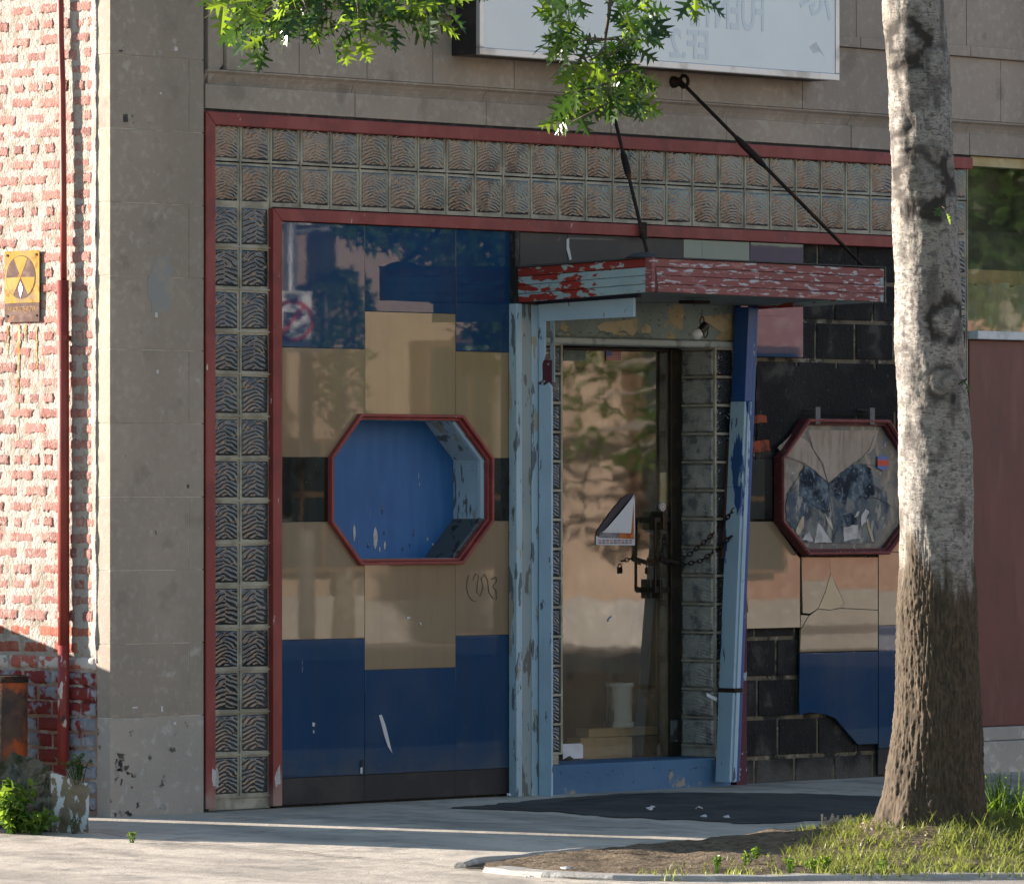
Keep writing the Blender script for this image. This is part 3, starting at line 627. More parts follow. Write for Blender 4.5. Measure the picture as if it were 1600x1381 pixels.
# raised grout ribs
for r in range(0, 17):
    zz = GZ0+r*GP
    if r >= 14: gs.box(GX0-.01, GX0+NCOL*GP, .031+.0006*r, .05, zz-.0036, zz+.0036)
    else:
        gs.box(GX0-.01, GX0+2*GP, .031, .05, zz-.0036, zz+.0036); gs.box(GX0+(NCOL-2)*GP, GX0+NCOL*GP, .031, .05, zz-.0036, zz+.0036)
for c in range(0, NCOL+1):
    xx = GX0+c*GP
    z0 = GZ0 if (c <= 2 or c >= NCOL-2) else GZ1-2*GP
    gs.box(xx-.0030, xx+.0030, .033, .0505, z0, GZ1)
gsur = gs.build('glass_block_surround', 'grout', BL)
for r in range(16):
    for c in range(NCOL):
        if r < 14 and 2 <= c < NCOL-2: continue
        inst('glass_block', rnd.choice(GBF if r >= 14 else GBM), gsur, Matrix.Translation((GX0+(c+.5)*GP, .043, GZ0+(r+.5)*GP)) @ Euler((rnd.uniform(-.02, .02), 0, rnd.uniform(-.02, .02))).to_matrix().to_4x4())

# ---- red frames
def rect_frame(name, x0, x1, z0, z1, wd, ya, yb, parent, mt='red'):
    """left jamb, head and right jamb as mitred boards with a sloped inner lip"""
    def board(pts): b = B(); b.prism(pts, ya, yb); return b.build(name, mt, parent, .004)
    board([(x0, z0), (x0+wd, z0), (x0+wd, z1-wd), (x0, z1)])
    board([(x0+.001, z1), (x0+wd, z1-wd+.001), (x1-wd, z1-wd+.001), (x1-.001, z1)])
    board([(x1-wd, z0), (x1, z0), (x1, z1), (x1-wd, z1-wd)])
FX1 = GX0+NCOL*GP+.004
b = B(); b.prism([(FX0, .015), (FX0+.064, .015), (FX0+.064, FZ-.065), (FX0, FZ-.001)], -.002, .029); b.build('red_frame', 'red', BL, .005)
b = B(); b.prism([(FX0+.001, FZ), (FX0+.064, FZ-.064), (FX1, FZ-.064), (FX1, FZ)], -.002, .029); b.build('red_frame', 'red', BL, .005)
IX0 = PX(427, .008); IX1 = GX0+(NCOL-2)*GP-.002; IZ = 2.887
rect_frame('red_frame', IX0, IX1, .012, IZ, .061, .008, .07, BL)

for (pts, Y) in (([(332, 1202), (340, 1201), (342, 1215), (340, 1230), (333, 1228), (331, 1215)], -.002), ([(434, 1200), (437, 1195), (438, 1222), (431, 1228), (429, 1215)], .008)):
    poly = []
    for i in range(len(pts)):
        a_, c_ = P(*pts[i], Y), P(*pts[(i+1) % len(pts)], Y)
        for q in range(8):
            p = a_.lerp(c_, q/8); v = p*60; poly.append((p.x+.004*noise.noise(v), p.z+.012*noise.noise(v+V3)))
    b = B(); b.prism(poly, Y-.0014, Y-.0003); b.build('bare_patch', 'scrap_white', BL)
# ---- structural glass panels
YP = .032
back = B(); back.box(IX0+.06, PX(515, .05)-.02, .062, .33, 0, IZ-.06).box(PX(765, .05)+.02, PX(806, .05), .062, .33, 0, IZ-.06)
back.box(PX(515, .05)-.019, PX(765, .05)+.019, .062, .33, 0, 1.15).box(PX(515, .05)-.019, PX(765, .05)+.019, .062, .33, 1.92, IZ-.06)
pan = back.build('panel_backing', 'caulk', BL)
def panel(poly, mt, Y=YP, name='panel', th=.011, parent=None, tilt=1.0):
    cx = sum(p[0] for p in poly)/len(poly); cz = sum(p[1] for p in poly)/len(poly)
    b = B(); g = .0012
    b.prism([(x-cx-(g if x > cx else -g), z-cz-(g if z > cz else -g)) for x, z in poly], 0, th)
    me = b.mesh(name, mt, .0012)
    o = inst(name, me, parent or pan, Matrix.Translation((cx, Y+rnd.uniform(-.0015, .0015), cz)) @ Euler((rnd.uniform(-1, 1)*.0022*tilt, 0, rnd.uniform(-1, 1)*.003*tilt)).to_matrix().to_4x4())
    return o
def rect(x0, x1, z0, z1): return [(x0, z0), (x1, z0), (x1, z1), (x0, z1)]
c0, c1, c2, c3 = IX0+.062, PX(570, YP), PX(712, YP), PX(806, YP)
ZT = IZ-.062; zA, zB, zC, zD, zE = 2.22, 1.690, 1.378, .808, .142
zA2, zD2 = 2.405, .652
OX = [PX(p, YP) for p in (514, 560, 718, 765)]; OZ0, OZ1 = 1.172, 1.897
for (x0, x1, zt, zb) in ((c0, c1, zA, zD), (c1, c2, zA2, zD2), (c2, c3, zA, zD)):
    panel(rect(x0, x1, zt, ZT), 'blue_glass', tilt=0 if x0 == c0 else .7); panel(rect(x0, x1, zE, zb), 'blue_glass', tilt=.5); panel(rect(x0, x1, .012, zE), 'base_glass', YP+.004)
panel([(c0, zB), (OX[0], zB), (OX[1], OZ1), (c1, OZ1), (c1, zA), (c0, zA)], 'tan_glass')
panel(rect(c1, c2, OZ1, zA2), 'tan_light')
panel([(OX[3], zB), (c3, zB), (c3, zA), (c2, zA), (c2, OZ1), (OX[2], OZ1)], 'tan_light')
panel(rect(c0, OX[0], zC, zB), 'black_glass'); panel(rect(OX[3], c3, zC, zB), 'black_glass')
panel([(c0, zD), (c1, zD), (c1, OZ0), (OX[1], OZ0), (OX[0], zC), (c0, zC)], 'tan_glass')
panel(rect(c1, c2, zD2, OZ0), 'tan_glass')
panel([(c2, zD), (c3, zD), (c3, zC), (OX[3], zC), (OX[2], OZ0), (c2, OZ0)], 'tan_glass')
# chips and scrapes on the panels
def flake(pts, Y, mat, parent, name='paint_scrape'):
    b = B(); b.prism([(P(px, py, Y).x, P(px, py, Y).z) for px, py in pts], Y-.0016, Y-.0004); return b.build(name, mat, parent)
flake([(592, 1117), (596, 1116), (602, 1132), (606, 1148), (611, 1170), (613, 1177), (606, 1166), (600, 1148)], YP-.002, 'litter', pan)
flake([(488, 1128), (492, 1129), (491, 1135), (488, 1134)], YP-.002, 'litter', pan); flake([(489, 1140), (491, 1141), (491, 1145), (489, 1145)], YP-.002, 'litter', pan)
flake([(563, 1188), (567, 1186), (567, 1197), (563, 1198)], YP-.002, 'caulk', pan); flake([(563, 1199), (566, 1198), (566, 1208), (563, 1208)], YP-.002, 'litter', pan)
flake([(635, 964), (641, 963), (640, 966), (636, 967)], YP-.002, 'litter', pan); flake([(655, 971), (658, 973), (659, 977), (656, 975)], YP-.002, 'litter', pan)
# scribbled graffiti on the tan panel
def stroke(pts, Y, wd, mat, parent, name='scribble'):
    b = B(); b.tube([P(px, py, Y-.001) for px, py in pts], wd, 5); return b.build(name, mat, parent)
for pts in ([(733, 898), (730, 906), (729, 918), (732, 930), (738, 938), (744, 939)], [(739, 906), (743, 896), (748, 899), (746, 912), (745, 925), (750, 931), (755, 918), (752, 903), (757, 897), (762, 906), (764, 925), (770, 934), (776, 936), (775, 922), (770, 916), (776, 908), (775, 901), (768, 905)]):
    stroke(pts, YP-.001, .0016, 'crackline', pan)

# ---- left octagon opening
def octa(xs, z0, z1, zb, zt): return [(xs[1], z0), (xs[2], z0), (xs[3], zb), (xs[3], zt), (xs[2], z1), (xs[1], z1), (xs[0], zt), (xs[0], zb)]
def scale_poly(poly, k):
    cx = (min(p[0] for p in poly)+max(p[0] for p in poly))/2; cz = (min(p[1] for p in poly)+max(p[1] for p in poly))/2
    R = (max(p[0] for p in poly)-cx); return [(cx+(x-cx)*(1+k/R), cz+(z-cz)*(1+k/(max(q[1] for q in poly)-cz))) for x, z in poly]
oc = octa(OX, OZ0, OZ1, zC, zB)
b = B(); b.ring(scale_poly(oc, .007), scale_poly(oc, -.008), .004, .045); ow = b.build('octagon_opening', 'red', BL, .003)
b = B(); b.ring(scale_poly(oc, -.009), scale_poly(oc, -.022), .024, .052); b.build('inner_rim', 'red', ow, .003)
inn = scale_poly(oc, -.023); n8 = 8
for i in range(8):
    p, q = inn[i], inn[(i+1) % 8]
    cx = sum(t[0] for t in inn)/8; cz = sum(t[1] for t in inn)/8
    def outp(t, k): return (t[0]+(t[0]-cx)*k, t[1]+(t[1]-cz)*k)
    bb = B(); bb.prism([p, q, outp(q, .06), outp(p, .06)], .050, .262)
    bb.build('lining_board', {0: 'pale_green', 1: 'sill_dark', 7: 'sill_dark'}.get(i, 'pale_blue'), ow)
    if i in (1, 2, 3):
        m0, m1 = inn[i], inn[(i+1) % 8]; e0 = outp(m0, -.03); e1 = outp(m1, -.03)
        B().prism([m0, m1, e1, e0], .056, .078).build('stop_bead', 'pale_blue_clean' if i != 1 else 'sill_dark', ow)
b = B(); b.prism(scale_poly(oc, .03), .263, .285); b.build('plywood_board', 'plywood', ow)
for px, py, wdt, hh in ((553, 833, 4, 27), (586, 840, 6, 36), (601, 852, 2.5, 14), (597, 797, 1.6, 14), (646, 833, 1.8, 12), (668, 842, 2.2, 6), (575, 852, 1.6, 9), (600, 833, 1.6, 7), (629, 858, 1.5, 7), (560, 846, 1.5, 8), (593, 858, 2, 9), (640, 852, 1.2, 6), (676, 850, 2.5, 4)):
    edge = [(px+wdt*.5*(1-abs(t_)**3)*(.75+.6*rnd.random())*sg_, py-t_*hh*.5) for sg_, ts_ in ((1, (-1, -.6, -.2, .2, .6)), (-1, (1, .6, .2, -.2, -.6))) for t_ in ts_]
    flake(edge, .262, 'tar' if wdt < 2 else 'scrap_white', ow)

# ---- right section: tarred cinder blocks, remnants of panels
YC = .060
RX0, RX1 = PX(1150, YC), IX1-.06
cw = B().box(RX0-.02, RX1, YC+.007, .33, -.05, IZ-.06).build('cinder_block_wall', 'cinder_joint', BL)
rows = []; zz = -.03
k = 0; BH = .2085
zt = IZ-.055
base_x = PX(1228, YC)
r = 0; z1 = PZ(1230, 996, YC)
zr = z1
levels = [z1+BH*i for i in range(-4, 10)]
for i, z0 in enumerate(levels):
    za, zb_ = max(z0+.009, -.03), min(z0+BH-.009, zt)
    if zb_-za < .03: continue
    off = [0, .185, .02, .17][i % 4]; x = base_x-1.2+off
    while x < RX1:
        xa, xb = max(x+.009, RX0), min(x+.318-.009, RX1)
        if xb-xa > .03:
            b = B(); jy = rnd.uniform(-.002, .002)
            b.box(xa, xb, YC+jy, YC+.05, za+rnd.uniform(0, .003), zb_-rnd.uniform(0, .003)); b.build('cinder_block', 'cinder', cw, .006)
        x += .318
# plaster smear hiding the joints above the window and exposed red brick ends
def blob(pts, Y, th, mat, parent, name, seed=1, rag=.006, sub=8):
    poly = []
    for i in range(len(pts)):
        a, c = P(*pts[i], Y), P(*pts[(i+1) % len(pts)], Y)
        for q in range(sub):
            p = a.lerp(c, q/sub); v = p*30+Vector((seed, 0, 0)); poly.append((p.x+rag*noise.noise(v), p.z+rag*noise.noise(v+Vector((5, 5, 5)))))
    b = B(); b.prism(poly, Y-th, Y); return b.build(name, mat, parent)
blob([(1180, 572), (1400, 578), (1405, 640), (1385, 650), (1245, 648), (1215, 700), (1182, 690)], YC, .006, 'cinder', cw, 'tar_smear', 2, .012)
blob([(1172, 690), (1200, 687), (1203, 704), (1172, 708)], YC-.006, .006, 'redbrown', cw, 'brick_end', 4); blob([(1174, 650), (1196, 648), (1198, 660), (1174, 662)], YC-.006, .006, 'redbrown', cw, 'brick_end', 6)
r0, r1, r2, r3 = PX(1160, YP), PX(1250, YP), PX(1373, YP), IX1-.067
rp = B().box(r2+.03, r3, .05, .0585, .01, .80).build('panel_remnant_backing', 'caulk', BL)
QX = [PX(p, YP) for p in (1208, 1250, 1377, 1414)]
panel(rect(PX(1172, YP), PX(1255, YP), PZ(1210, 558, YP), PZ(1210, 478, YP)), 'blue_glass', parent=rp, tilt=.6)
panel(rect(PX(1165, YP), PX(1207, YP), zC, zB), 'black_glass', parent=rp)
panel([(PX(1163, YP), zD), (r1, zD), (r1, 1.172), (QX[1], 1.172), (QX[0], zC-.01), (PX(1163, YP), zC-.01)], 'tan_glass', parent=rp)
# cracked middle panel in four pieces
def pp(pts, mt, Y=YP, tilt=1.0, name='panel'): return panel([(P(a, c, Y).x, P(a, c, Y).z) for a, c in pts], mt, Y, name, parent=rp, tilt=tilt)
pp([(1252, 870), (1295, 870), (1298, 895), (1289, 925), (1278, 951), (1265, 959), (1254, 958)], 'tan_glass', YP-.002, 2, 'panel_shard')
pp([(1298, 895), (1306, 914), (1319, 942), (1313, 950), (1296, 953), (1278, 951), (1289, 925)], 'tan_light', YP-.001, 2, 'panel_shard')
pp([(1295, 870), (1372, 870), (1372, 953), (1313, 950), (1319, 942), (1306, 914), (1298, 895)], 'tan_glass', YP, .5, 'panel_shard')
pp([(1251, 984), (1264, 962), (1278, 951), (1296, 953), (1313, 950), (1372, 953), (1372, 1016), (1250, 1019)], 'tan_glass', YP, .5, 'panel_shard')
pp([(1251, 960), (1264, 961), (1251, 982)], 'tan_glass', YP, 1, 'panel_shard')
pp([(1250, 1020), (1372, 1017), (1372, 1162), (1341, 1163), (1321, 1140), (1305, 1122), (1290, 1116), (1265, 1113), (1249, 1117)], 'blue_glass', YP, .5)
panel(rect(r2, r3, zD, 1.20), 'tan_glass', parent=rp); panel([(QX[2], 1.20), (r3, 1.20), (r3, zC), (QX[3], zC)], 'tan_glass', parent=rp)
panel(rect(r2, r3, zE+.01, zD), 'blue_glass', parent=rp, tilt=.5); panel(rect(r2, r3, .012, zE+.008), 'base_glass', YP+.004, parent=rp)
# narrow row of panels under the frame, above the canopy
tb = PX(812, YP); seams = [812, 886, 1000, 1068, 1097, 1172, 1255]
for i, (a, c) in enumerate(zip(seams, seams[1:])):
    panel(rect(PX(a, YP), PX(c, YP), 2.44, ZT), ('grey_glass', 'grey_glass', 'grey_glass', 'blue_glass', 'blue_glass', 'blue_glass')[i], parent=rp, tilt=2)
flake([(885, 374), (889, 372), (889, 385), (893, 405), (890, 407), (885, 390)], YP-.002, 'litter', rp)
flake([(889, 371), (965, 374), (965, 376), (889, 374)], YP-.002, 'steel', rp)
B().box(PX(804, .0), PX(811, .0), -.004, .06, 2.42, ZT).build('gap_strip', 'caulk', rp)
flake([(1160, 898), (1163, 898), (1162, 945), (1160, 958)], YP-.002, 'red', rp); flake([(1164, 925), (1166, 922), (1169, 955), (1168, 958)], YP-.002, 'red', rp)

# ---- right octagon display window
o2 = octa(QX, 1.188, 1.908, zC-.015, zB+.01)
b = B(); b.ring(o2, scale_poly(o2, -.022), -.030, .03); dw = b.build('octagon_window', 'red_dark', BL, .004)
b = B(); b.ring(scale_poly(o2, -.006), scale_poly(o2, -.014), -.036, -.029); b.build('rim_bead', 'red', dw, .002)
b = B(); b.ring(scale_poly(o2, -.0225), scale_poly(o2, -.034), -.012, .03); b.build('inner_rim', 'red_dark', dw, .002)
b = B(); b.prism(scale_poly(o2, -.023), .018, .024); b.build('window_pane', 'window_dirt', dw)
def shard(pts, mat, k, name, rag=.006):
    Y = .0175-.0012*k; poly = []; n = len(pts)
    for i in range(n):
        a_, c_ = P(*pts[i], Y), P(*pts[(i+1) % n], Y)
        for q in range(7):
            p = a_.lerp(c_, q/7); v = p*38+Vector((k*3+pts[0][0], 0, 0)); poly.append((p.x+rag*(noise.noise(v)+.6*noise.noise(v*2.7)), p.z+rag*(noise.noise(v+Vector((5, 5, 5)))+.6*noise.noise(v*2.7+Vector((1, 8, 2))))))
    b = B(); b.prism(poly, Y-.001, Y); return b.build(name, mat, dw)
shard([(1262, 672), (1372, 672), (1366, 700), (1352, 712), (1328, 726), (1318, 738), (1294, 754), (1285, 722), (1270, 700)], 'paper_brown', 1, 'paper_sheet')
shard([(1215, 700), (1240, 676), (1262, 690), (1280, 720), (1293, 752), (1270, 735), (1255, 724), (1232, 716)], 'paper_brown', 2, 'paper_sheet')
MT['torn'] = M('torn_grey_blue_print', (.115, .125, .13), .6, [L((.05, .075, .11), 10, .52, .06), L((.20, .20, .185), 13, .54, .05, .9, (1, 1, .5)), L((.33, .31, .28), 18, .60, .03, .9, (1, 1, .45)), L((.30, .24, .15), 12, .66, .03, .8, (1, 1, .4)), L((.02, .028, .045), 15, .62, .04, .8)], [(30, .4, .012, I1)], .3)
shard([(1230, 770), (1250, 742), (1262, 728), (1294, 758), (1318, 740), (1345, 728), (1366, 740), (1385, 770), (1392, 800), (1372, 848), (1255, 848), (1228, 812)], 'torn', 2.5, 'torn_print', .012)
shard([(1250, 740), (1258, 726), (1272, 734), (1294, 756), (1297, 800), (1290, 806), (1280, 796), (1262, 790), (1256, 778), (1248, 774)], 'shard_blue', 3, 'broken_glass')
shard([(1298, 754), (1314, 738), (1332, 726), (1350, 724), (1362, 734), (1367, 772), (1352, 780), (1330, 782), (1312, 768)], 'shard_blue', 3, 'broken_glass')
shard([(1300, 760), (1324, 774), (1322, 790), (1306, 780)], 'shard_blue', 4, 'broken_glass'); shard([(1318, 805), (1330, 800), (1340, 812), (1336, 820), (1322, 820)], 'shard_blue', 4, 'broken_glass')
shard([(1345, 808), (1352, 795), (1358, 798), (1352, 815), (1346, 822)], 'scrap_white', 5, 'paper_scrap'); shard([(1318, 824), (1340, 820), (1344, 842), (1328, 843), (1318, 846)], 'scrap_white', 5, 'paper_scrap')
shard([(1252, 843), (1264, 830), (1270, 846)], 'scrap_white', 5, 'paper_scrap'); shard([(1278, 818), (1284, 822), (1300, 848), (1272, 848)], 'scrap_white', 4, 'paper_scrap')
shard([(1242, 832), (1250, 812), (1256, 806), (1256, 822), (1248, 836)], 'scrap_tan', 5, 'paper_scrap'); shard([(1290, 806), (1298, 812), (1302, 828), (1294, 820)], 'scrap_tan', 5, 'paper_scrap')
shard([(1352, 808), (1356, 812), (1366, 846), (1362, 846)], 'scrap_tan', 5, 'paper_scrap'); shard([(1213, 744), (1221, 738), (1219, 750), (1214, 756)], 'scrap_tan', 5, 'paper_scrap'); shard([(1340, 800), (1344, 796), (1340, 806), (1335, 808)], 'scrap_tan', 5, 'paper_scrap')
for pts in ([(1225, 711), (1258, 724), (1278, 740), (1294, 755), (1320, 770), (1345, 776), (1370, 778), (1396, 792)], [(1260, 678), (1270, 700), (1284, 725), (1294, 755)], [(1294, 755), (1318, 737), (1345, 725), (1372, 728)], [(1366, 680), (1360, 700), (1340, 724)], [(1250, 774), (1272, 790), (1297, 806)], [(1294, 755), (1300, 800), (1302, 845)]):
    stroke(pts, .0125, .0010, 'crackline', dw, 'glass_crack')
st = [(1370+10*cos(a), 722+13*sin(a)) for a in [pi/8+i*pi/4 for i in range(8)]]
s8 = [(1371, 713), (1380, 711), (1388, 716), (1388, 728), (1381, 736), (1371, 731)]
shard([(x, y) for x, y in s8], 'sticker_blue', 6, 'round_sticker', 0); shard([(1371, 718), (1388, 719), (1388, 728), (1371, 727)], 'sticker_red', 7, 'sticker_band', 0)
for (a, c) in ((1267, 1272), (1352, 1357)):
    B().box(PX(a, 0), PX(c, 0)+.012, -.034, -.026, 1.88, PZ(1270, 636, 0)).box(PX(a, 0), PX(c, 0)+.012, -.03, .06, PZ(1270, 640, 0), PZ(1270, 637, 0)).build('hanger_bracket', 'steel', dw)

# ---- door recess
DY = .25; XD = PX(1117, 0); XDL = PX(878, 0); RZ0, RZ1, NR = .205, 2.264, 14; RP = (RZ1-RZ0)/NR
sb = [block_mesh(q*2.1+.4, .138, RP-.010, 'block') for q in range(3)]; db = [block_mesh(q*1.9+.8, .238, RP-.010, 'block_backlit') for q in range(3)]
jb = B(); jb.box(XD+.014, XD+.15, .012, DY+.05, .15, RZ1); jc = B(); jc.box(XDL-.15, XDL-.012, .012, DY+.05, .15, RZ1)
for r in range(NR+1):
    zz = RZ0+r*RP
    jb.box(XD-.002, XD+.152, -.002, DY, zz-.005, zz+.005); jc.box(XDL-.152, XDL+.002, -.002, DY, zz-.005, zz+.005)
jb.box(XD-.003, XD+.010, -.003, .010, RZ0, RZ1); jc.box(XDL-.010, XDL+.003, -.003, .010, RZ0, RZ1); jb.box(XD+.143, XD+.153, -.003, .02, RZ0, RZ1)
jamb = jb.build('glass_block_jamb', 'grout', BL); jambl = jc.build('glass_block_jamb', 'grout', BL)
TURN = Matrix.Rotation(-pi/2, 4, 'Z')
for r in range(NR):
    zc = RZ0+(r+.5)*RP
    inst('glass_block', rnd.choice(sb), jamb, Matrix.Translation((XD+.076, .008, zc)))
    inst('glass_block', rnd.choice(sb), jambl, Matrix.Translation((XDL-.076, .008, zc)))
    inst('glass_block', rnd.choice(db), jamb, Matrix.Translation((XD+.008, .127, zc)) @ TURN)
# step
B().box(PX(850, 0), PX(1122, 0)+.08, -.02, DY+.08, -.02, .148).build('door_step', 'blue_step', BL, .008)
# header with strip
hd = B().box(PX(846, .01), PX(1150, .01), .01, .33, RZ1+.045, 2.60).build('door_header', 'header', BL)
b = B(); b.prism_x([(-.006, RZ1+.004), (-.012, RZ1+.012), (-.010, RZ1+.034), (.012, RZ1+.044), (.28, RZ1+.044), (.28, RZ1+.004)], PX(846, 0), PX(1150, 0)); b.build('header_strip', 'trim_strip', hd)
for seed, pts in ((1, [(932, 510), (945, 503), (985, 500), (995, 497), (998, 512), (988, 526), (962, 524), (938, 518)]), (2, [(1002, 514), (1008, 505), (1016, 510), (1017, 520), (1003, 520)]), (3, [(1090, 496), (1120, 492), (1143, 490), (1143, 512), (1128, 520), (1108, 506)])):
    blob(pts, .0095, .002, 'cream', hd, 'bare_plaster', seed, .004)
for i in range(16):
    px = 856+i*10.5+rnd.uniform(-3, 3); py = 524+rnd.uniform(-4, 7)
    b = B(); pts = []
    for q in range(7): pts.append(P(px-8+q*3, py-5*sin(q/6*pi)+q*.6, .008))
    b.tube(pts, [.001, .004, .006, .007, .006, .004, .001], 6).build('paint_curl', 'soffit', hd)
# door leaf: frame, glass
dx0, dx1 = XDL-.02, XD-.004; gz0, gz1 = PZ(960, 1186, DY), PZ(960, 549, DY)
gx0, gx1 = PX(868, DY), PX(1044, DY)
dr = B().box(gx1, dx1, DY-.02, DY+.03, .15, RZ1).build('door', 'dark_metal', BL, .003)
AJ = radians(8)                                        # pane turned inwards to steer its reflection clear of the leaning post
def pane_y(px):
    Y = DY
    for _ in range(8): Y = DY+(gx1-PX(px, Y))*math.tan(AJ)
    return Y
ya_, yb_ = DY, DY+(gx1-gx0+.05)*math.tan(AJ)
b = B(); b.hexa([(gx0-.05, yb_, gz0-.002), (gx1+.002, ya_, gz0-.002), (gx1+.002, ya_+.008, gz0-.002), (gx0-.05, yb_+.008, gz0-.002)], [(gx0-.05, yb_, gz1+.002), (gx1+.002, ya_, gz1+.002), (gx1+.002, ya_+.008, gz1+.002), (gx0-.05, yb_+.008, gz1+.002)]); b.build('door_glass', 'door_glass', dr)
b = B(); b.hexa([(dx0, yb_-.01, gz1+.003), (gx1-.001, ya_-.015, gz1+.003), (gx1-.001, ya_+.03, gz1+.003), (dx0, yb_+.03, gz1+.003)], [(dx0, yb_-.01, RZ1), (gx1-.001, ya_-.015, RZ1), (gx1-.001, ya_+.03, RZ1), (dx0, yb_+.03, RZ1)]); b.build('door_rail', 'dark_metal', dr, .003)
YH = DY-.05
hb = B(); hx = PX(1022, YH); hx2 = PX(1052, YH)
hb.box(hx, hx2+.01, YH-.004, YH+.035, PZ(1036, 816, YH), PZ(1036, 808, YH)); hb.box(hx, hx2+.01, YH-.004, YH+.035, PZ(1036, 926, YH), PZ(1036, 917, YH))
hb.box(PX(1021, YH), PX(1021, YH)+.012, YH-.012, YH, PZ(1036, 924, YH), PZ(1036, 809, YH)); hb.box(PX(1046, YH), PX(1046, YH)+.012, YH-.012, YH, PZ(1036, 924, YH), PZ(1036, 809, YH))
hb.box(PX(1032, YH), PX(1038, YH), YH-.02, YH+.05, PZ(1036, 828, YH), PZ(1036, 799, YH)); hb.box(PX(1029, YH), PX(1033, YH), YH-.01, YH+.05, PZ(1036, 935, YH), PZ(1036, 905, YH))
hb.build('door_handle', 'dark_metal', dr, .002)
b = B(); c = P(1036, 792, DY-.012); b.tube([c, c+Vector((0, .014, 0))], .021, 20); b.build('lock_rosette', 'white', dr)
for i in range(6):
    a = i*pi/3; cc = c+Vector((cos(a)*.012, -.001, sin(a)*.012)); B().tube([cc, cc+Vector((0, .004, 0))], .0042, 8).build('rosette_mark', 'sticker_red', dr)
B().box(PX(1030, DY+.02), PX(1040, DY+.02), DY+.010, DY+.022, PZ(1036, 791, DY), PZ(1036, 738, DY)).build('yellow_strip', 'curtain', dr)
B().box(PX(1043, DY), PX(1043, DY)+.05, DY-.024, DY-.018, RZ0+.02, PZ(1040, 1125, DY)).build('kick_plate', 'sill_dark', dr)

# ---- left pilaster boards and bracket
xs0, xs1, xs2_, xb = PX(804, -.01), PX(813, -.01), PX(829, -.01), PX(837, 0)
pl = B().box(xs1+.001, xs2_-.001, -.016, .03, -.005, 2.462).build('pilaster', 'pale_green', BL, .004)
B().box(xs0, xs1, -.024, .03, -.005, 2.463).build('pilaster_board', 'pale_blue', pl, .004)
B().box(xs2_, xb-.003, -.020, .03, -.006, 2.46).build('pilaster_board', 'pale_blue', pl, .004)
zbr = PZ(840, 600, -.05)
B().box(xb-.0015, xb+.003, -.012, .0, .0, zbr+.25).build('seam_strip', 'maroon', pl)
b = B(); b.prism_x([(-.018, -.004), (-.108, -.004), (-.108, zbr-.02), (-.090, zbr+.01), (-.06, zbr-.006), (-.018, zbr)], xb, xb+.014); b.build('bracket_post', 'pale_blue_clean', pl, .004)
b = B(); b.prism_x([(-.006, zbr+.004), (-.042, zbr+.02), (-.040, zbr+.10), (-.062, zbr+.15), (-.064, 2.39), (-.006, 2.39)], xb+.002, xb+.012); b.build('bracket_post', 'pale_blue_clean', pl, .004)
B().box(xb+.006, xb+.020, -.098, -.02, zbr-.01, zbr+.12).build('rotten_gap', 'maroon', pl)
B().box(xb+.016, xb+.024, -.112, -.085, zbr+.01, 2.40).build('inner_jamb', 'pale_green', pl)
b = B(); b.hexa([(xb+.001, -.012, 2.376), (xb+.018, -.012, 2.376), (xb+.018, -.665, 2.388), (xb+.001, -.665, 2.388)], [(xb+.001, -.012, 2.462), (xb+.018, -.012, 2.462), (xb+.018, -.665, 2.482), (xb+.001, -.665, 2.482)]); b.build('bracket_arm', 'pale_blue_clean', pl, .003)
b = B(); b.hexa([(xb+.006, -.012, 2.4625), (xb+.03, -.012, 2.4625), (xb+.03, -.69, 2.4835), (xb+.006, -.69, 2.4835)], [(xb+.006, -.012, 2.4845), (xb+.03, -.012, 2.4845), (xb+.03, -.69, 2.505), (xb+.006, -.69, 2.505)]); b.build('bracket_backing', 'navy_wood', pl)

# ---- canopy
CX0, CX1 = PX(808, 0), P(1383, 440, -.91).x; CYF = -.91
zt0, zb0 = PZ(808, 419, 0), PZ(808, 473, 0); zt1, zb1 = P(1015, 403, CYF).z, P(1015, 456, CYF).z
can = B(); can.hexa([(CX0+.03, .0, zb0+.02), (CX1-.03, .0, zb0+.02), (CX1-.03, CYF+.03, zb1+.018), (CX0+.03, CYF+.03, zb1+.018)], [(CX0+.03, .0, zt0-.012), (CX1-.03, .0, zt0-.012), (CX1-.03, CYF+.03, zt1-.012), (CX0+.03, CYF+.03, zt1-.012)])
canopy = can.build('canopy', 'soffit', BL)
def fascia(A0, A1, B0, B1, nrm, mat, name='fascia_board', gaps=4):
    """boards of a fascia: A0-A1 bottom line, B0-B1 top line"""
    for i in range(gaps):
        f0, f1 = i/gaps+.006, (i+1)/gaps-.006
        p0, p1 = A0.lerp(B0, f0), A1.lerp(B1, f0); q0, q1 = A0.lerp(B0, f1), A1.lerp(B1, f1); t = nrm*(.024+.003*(i % 2))
        b = B(); b.hexa([p0, p1, p1+t, p0+t], [q0, q1, q1+t, q0+t]); b.build(name, 'fascia_red' if (mat == 'fascia_side' and i == gaps-1) else mat, canopy, .0035)
V = Vector
fascia(V((CX0+.03, 0, zb0)), V((CX0+.03, CYF+.004, zb1)), V((CX0+.03, 0, zt0)), V((CX0+.03, CYF+.004, zt1)), V((-1, 0, 0)), 'fascia_side')
fascia(V((CX0+.05, CYF+.03, zb1)), V((CX1, CYF+.03, zb1-.012)), V((CX0+.02, CYF+.03, zt1)), V((CX1, CYF+.03, zt1-.008)), V((0, -1, 0)), 'fascia_front')
fascia(V((CX1-.03, 0, zb0)), V((CX1-.03, CYF+.004, zb1-.012)), V((CX1-.03, 0, zt0)), V((CX1-.03, CYF+.004, zt1-.008)), V((1, 0, 0)), 'fascia_side')
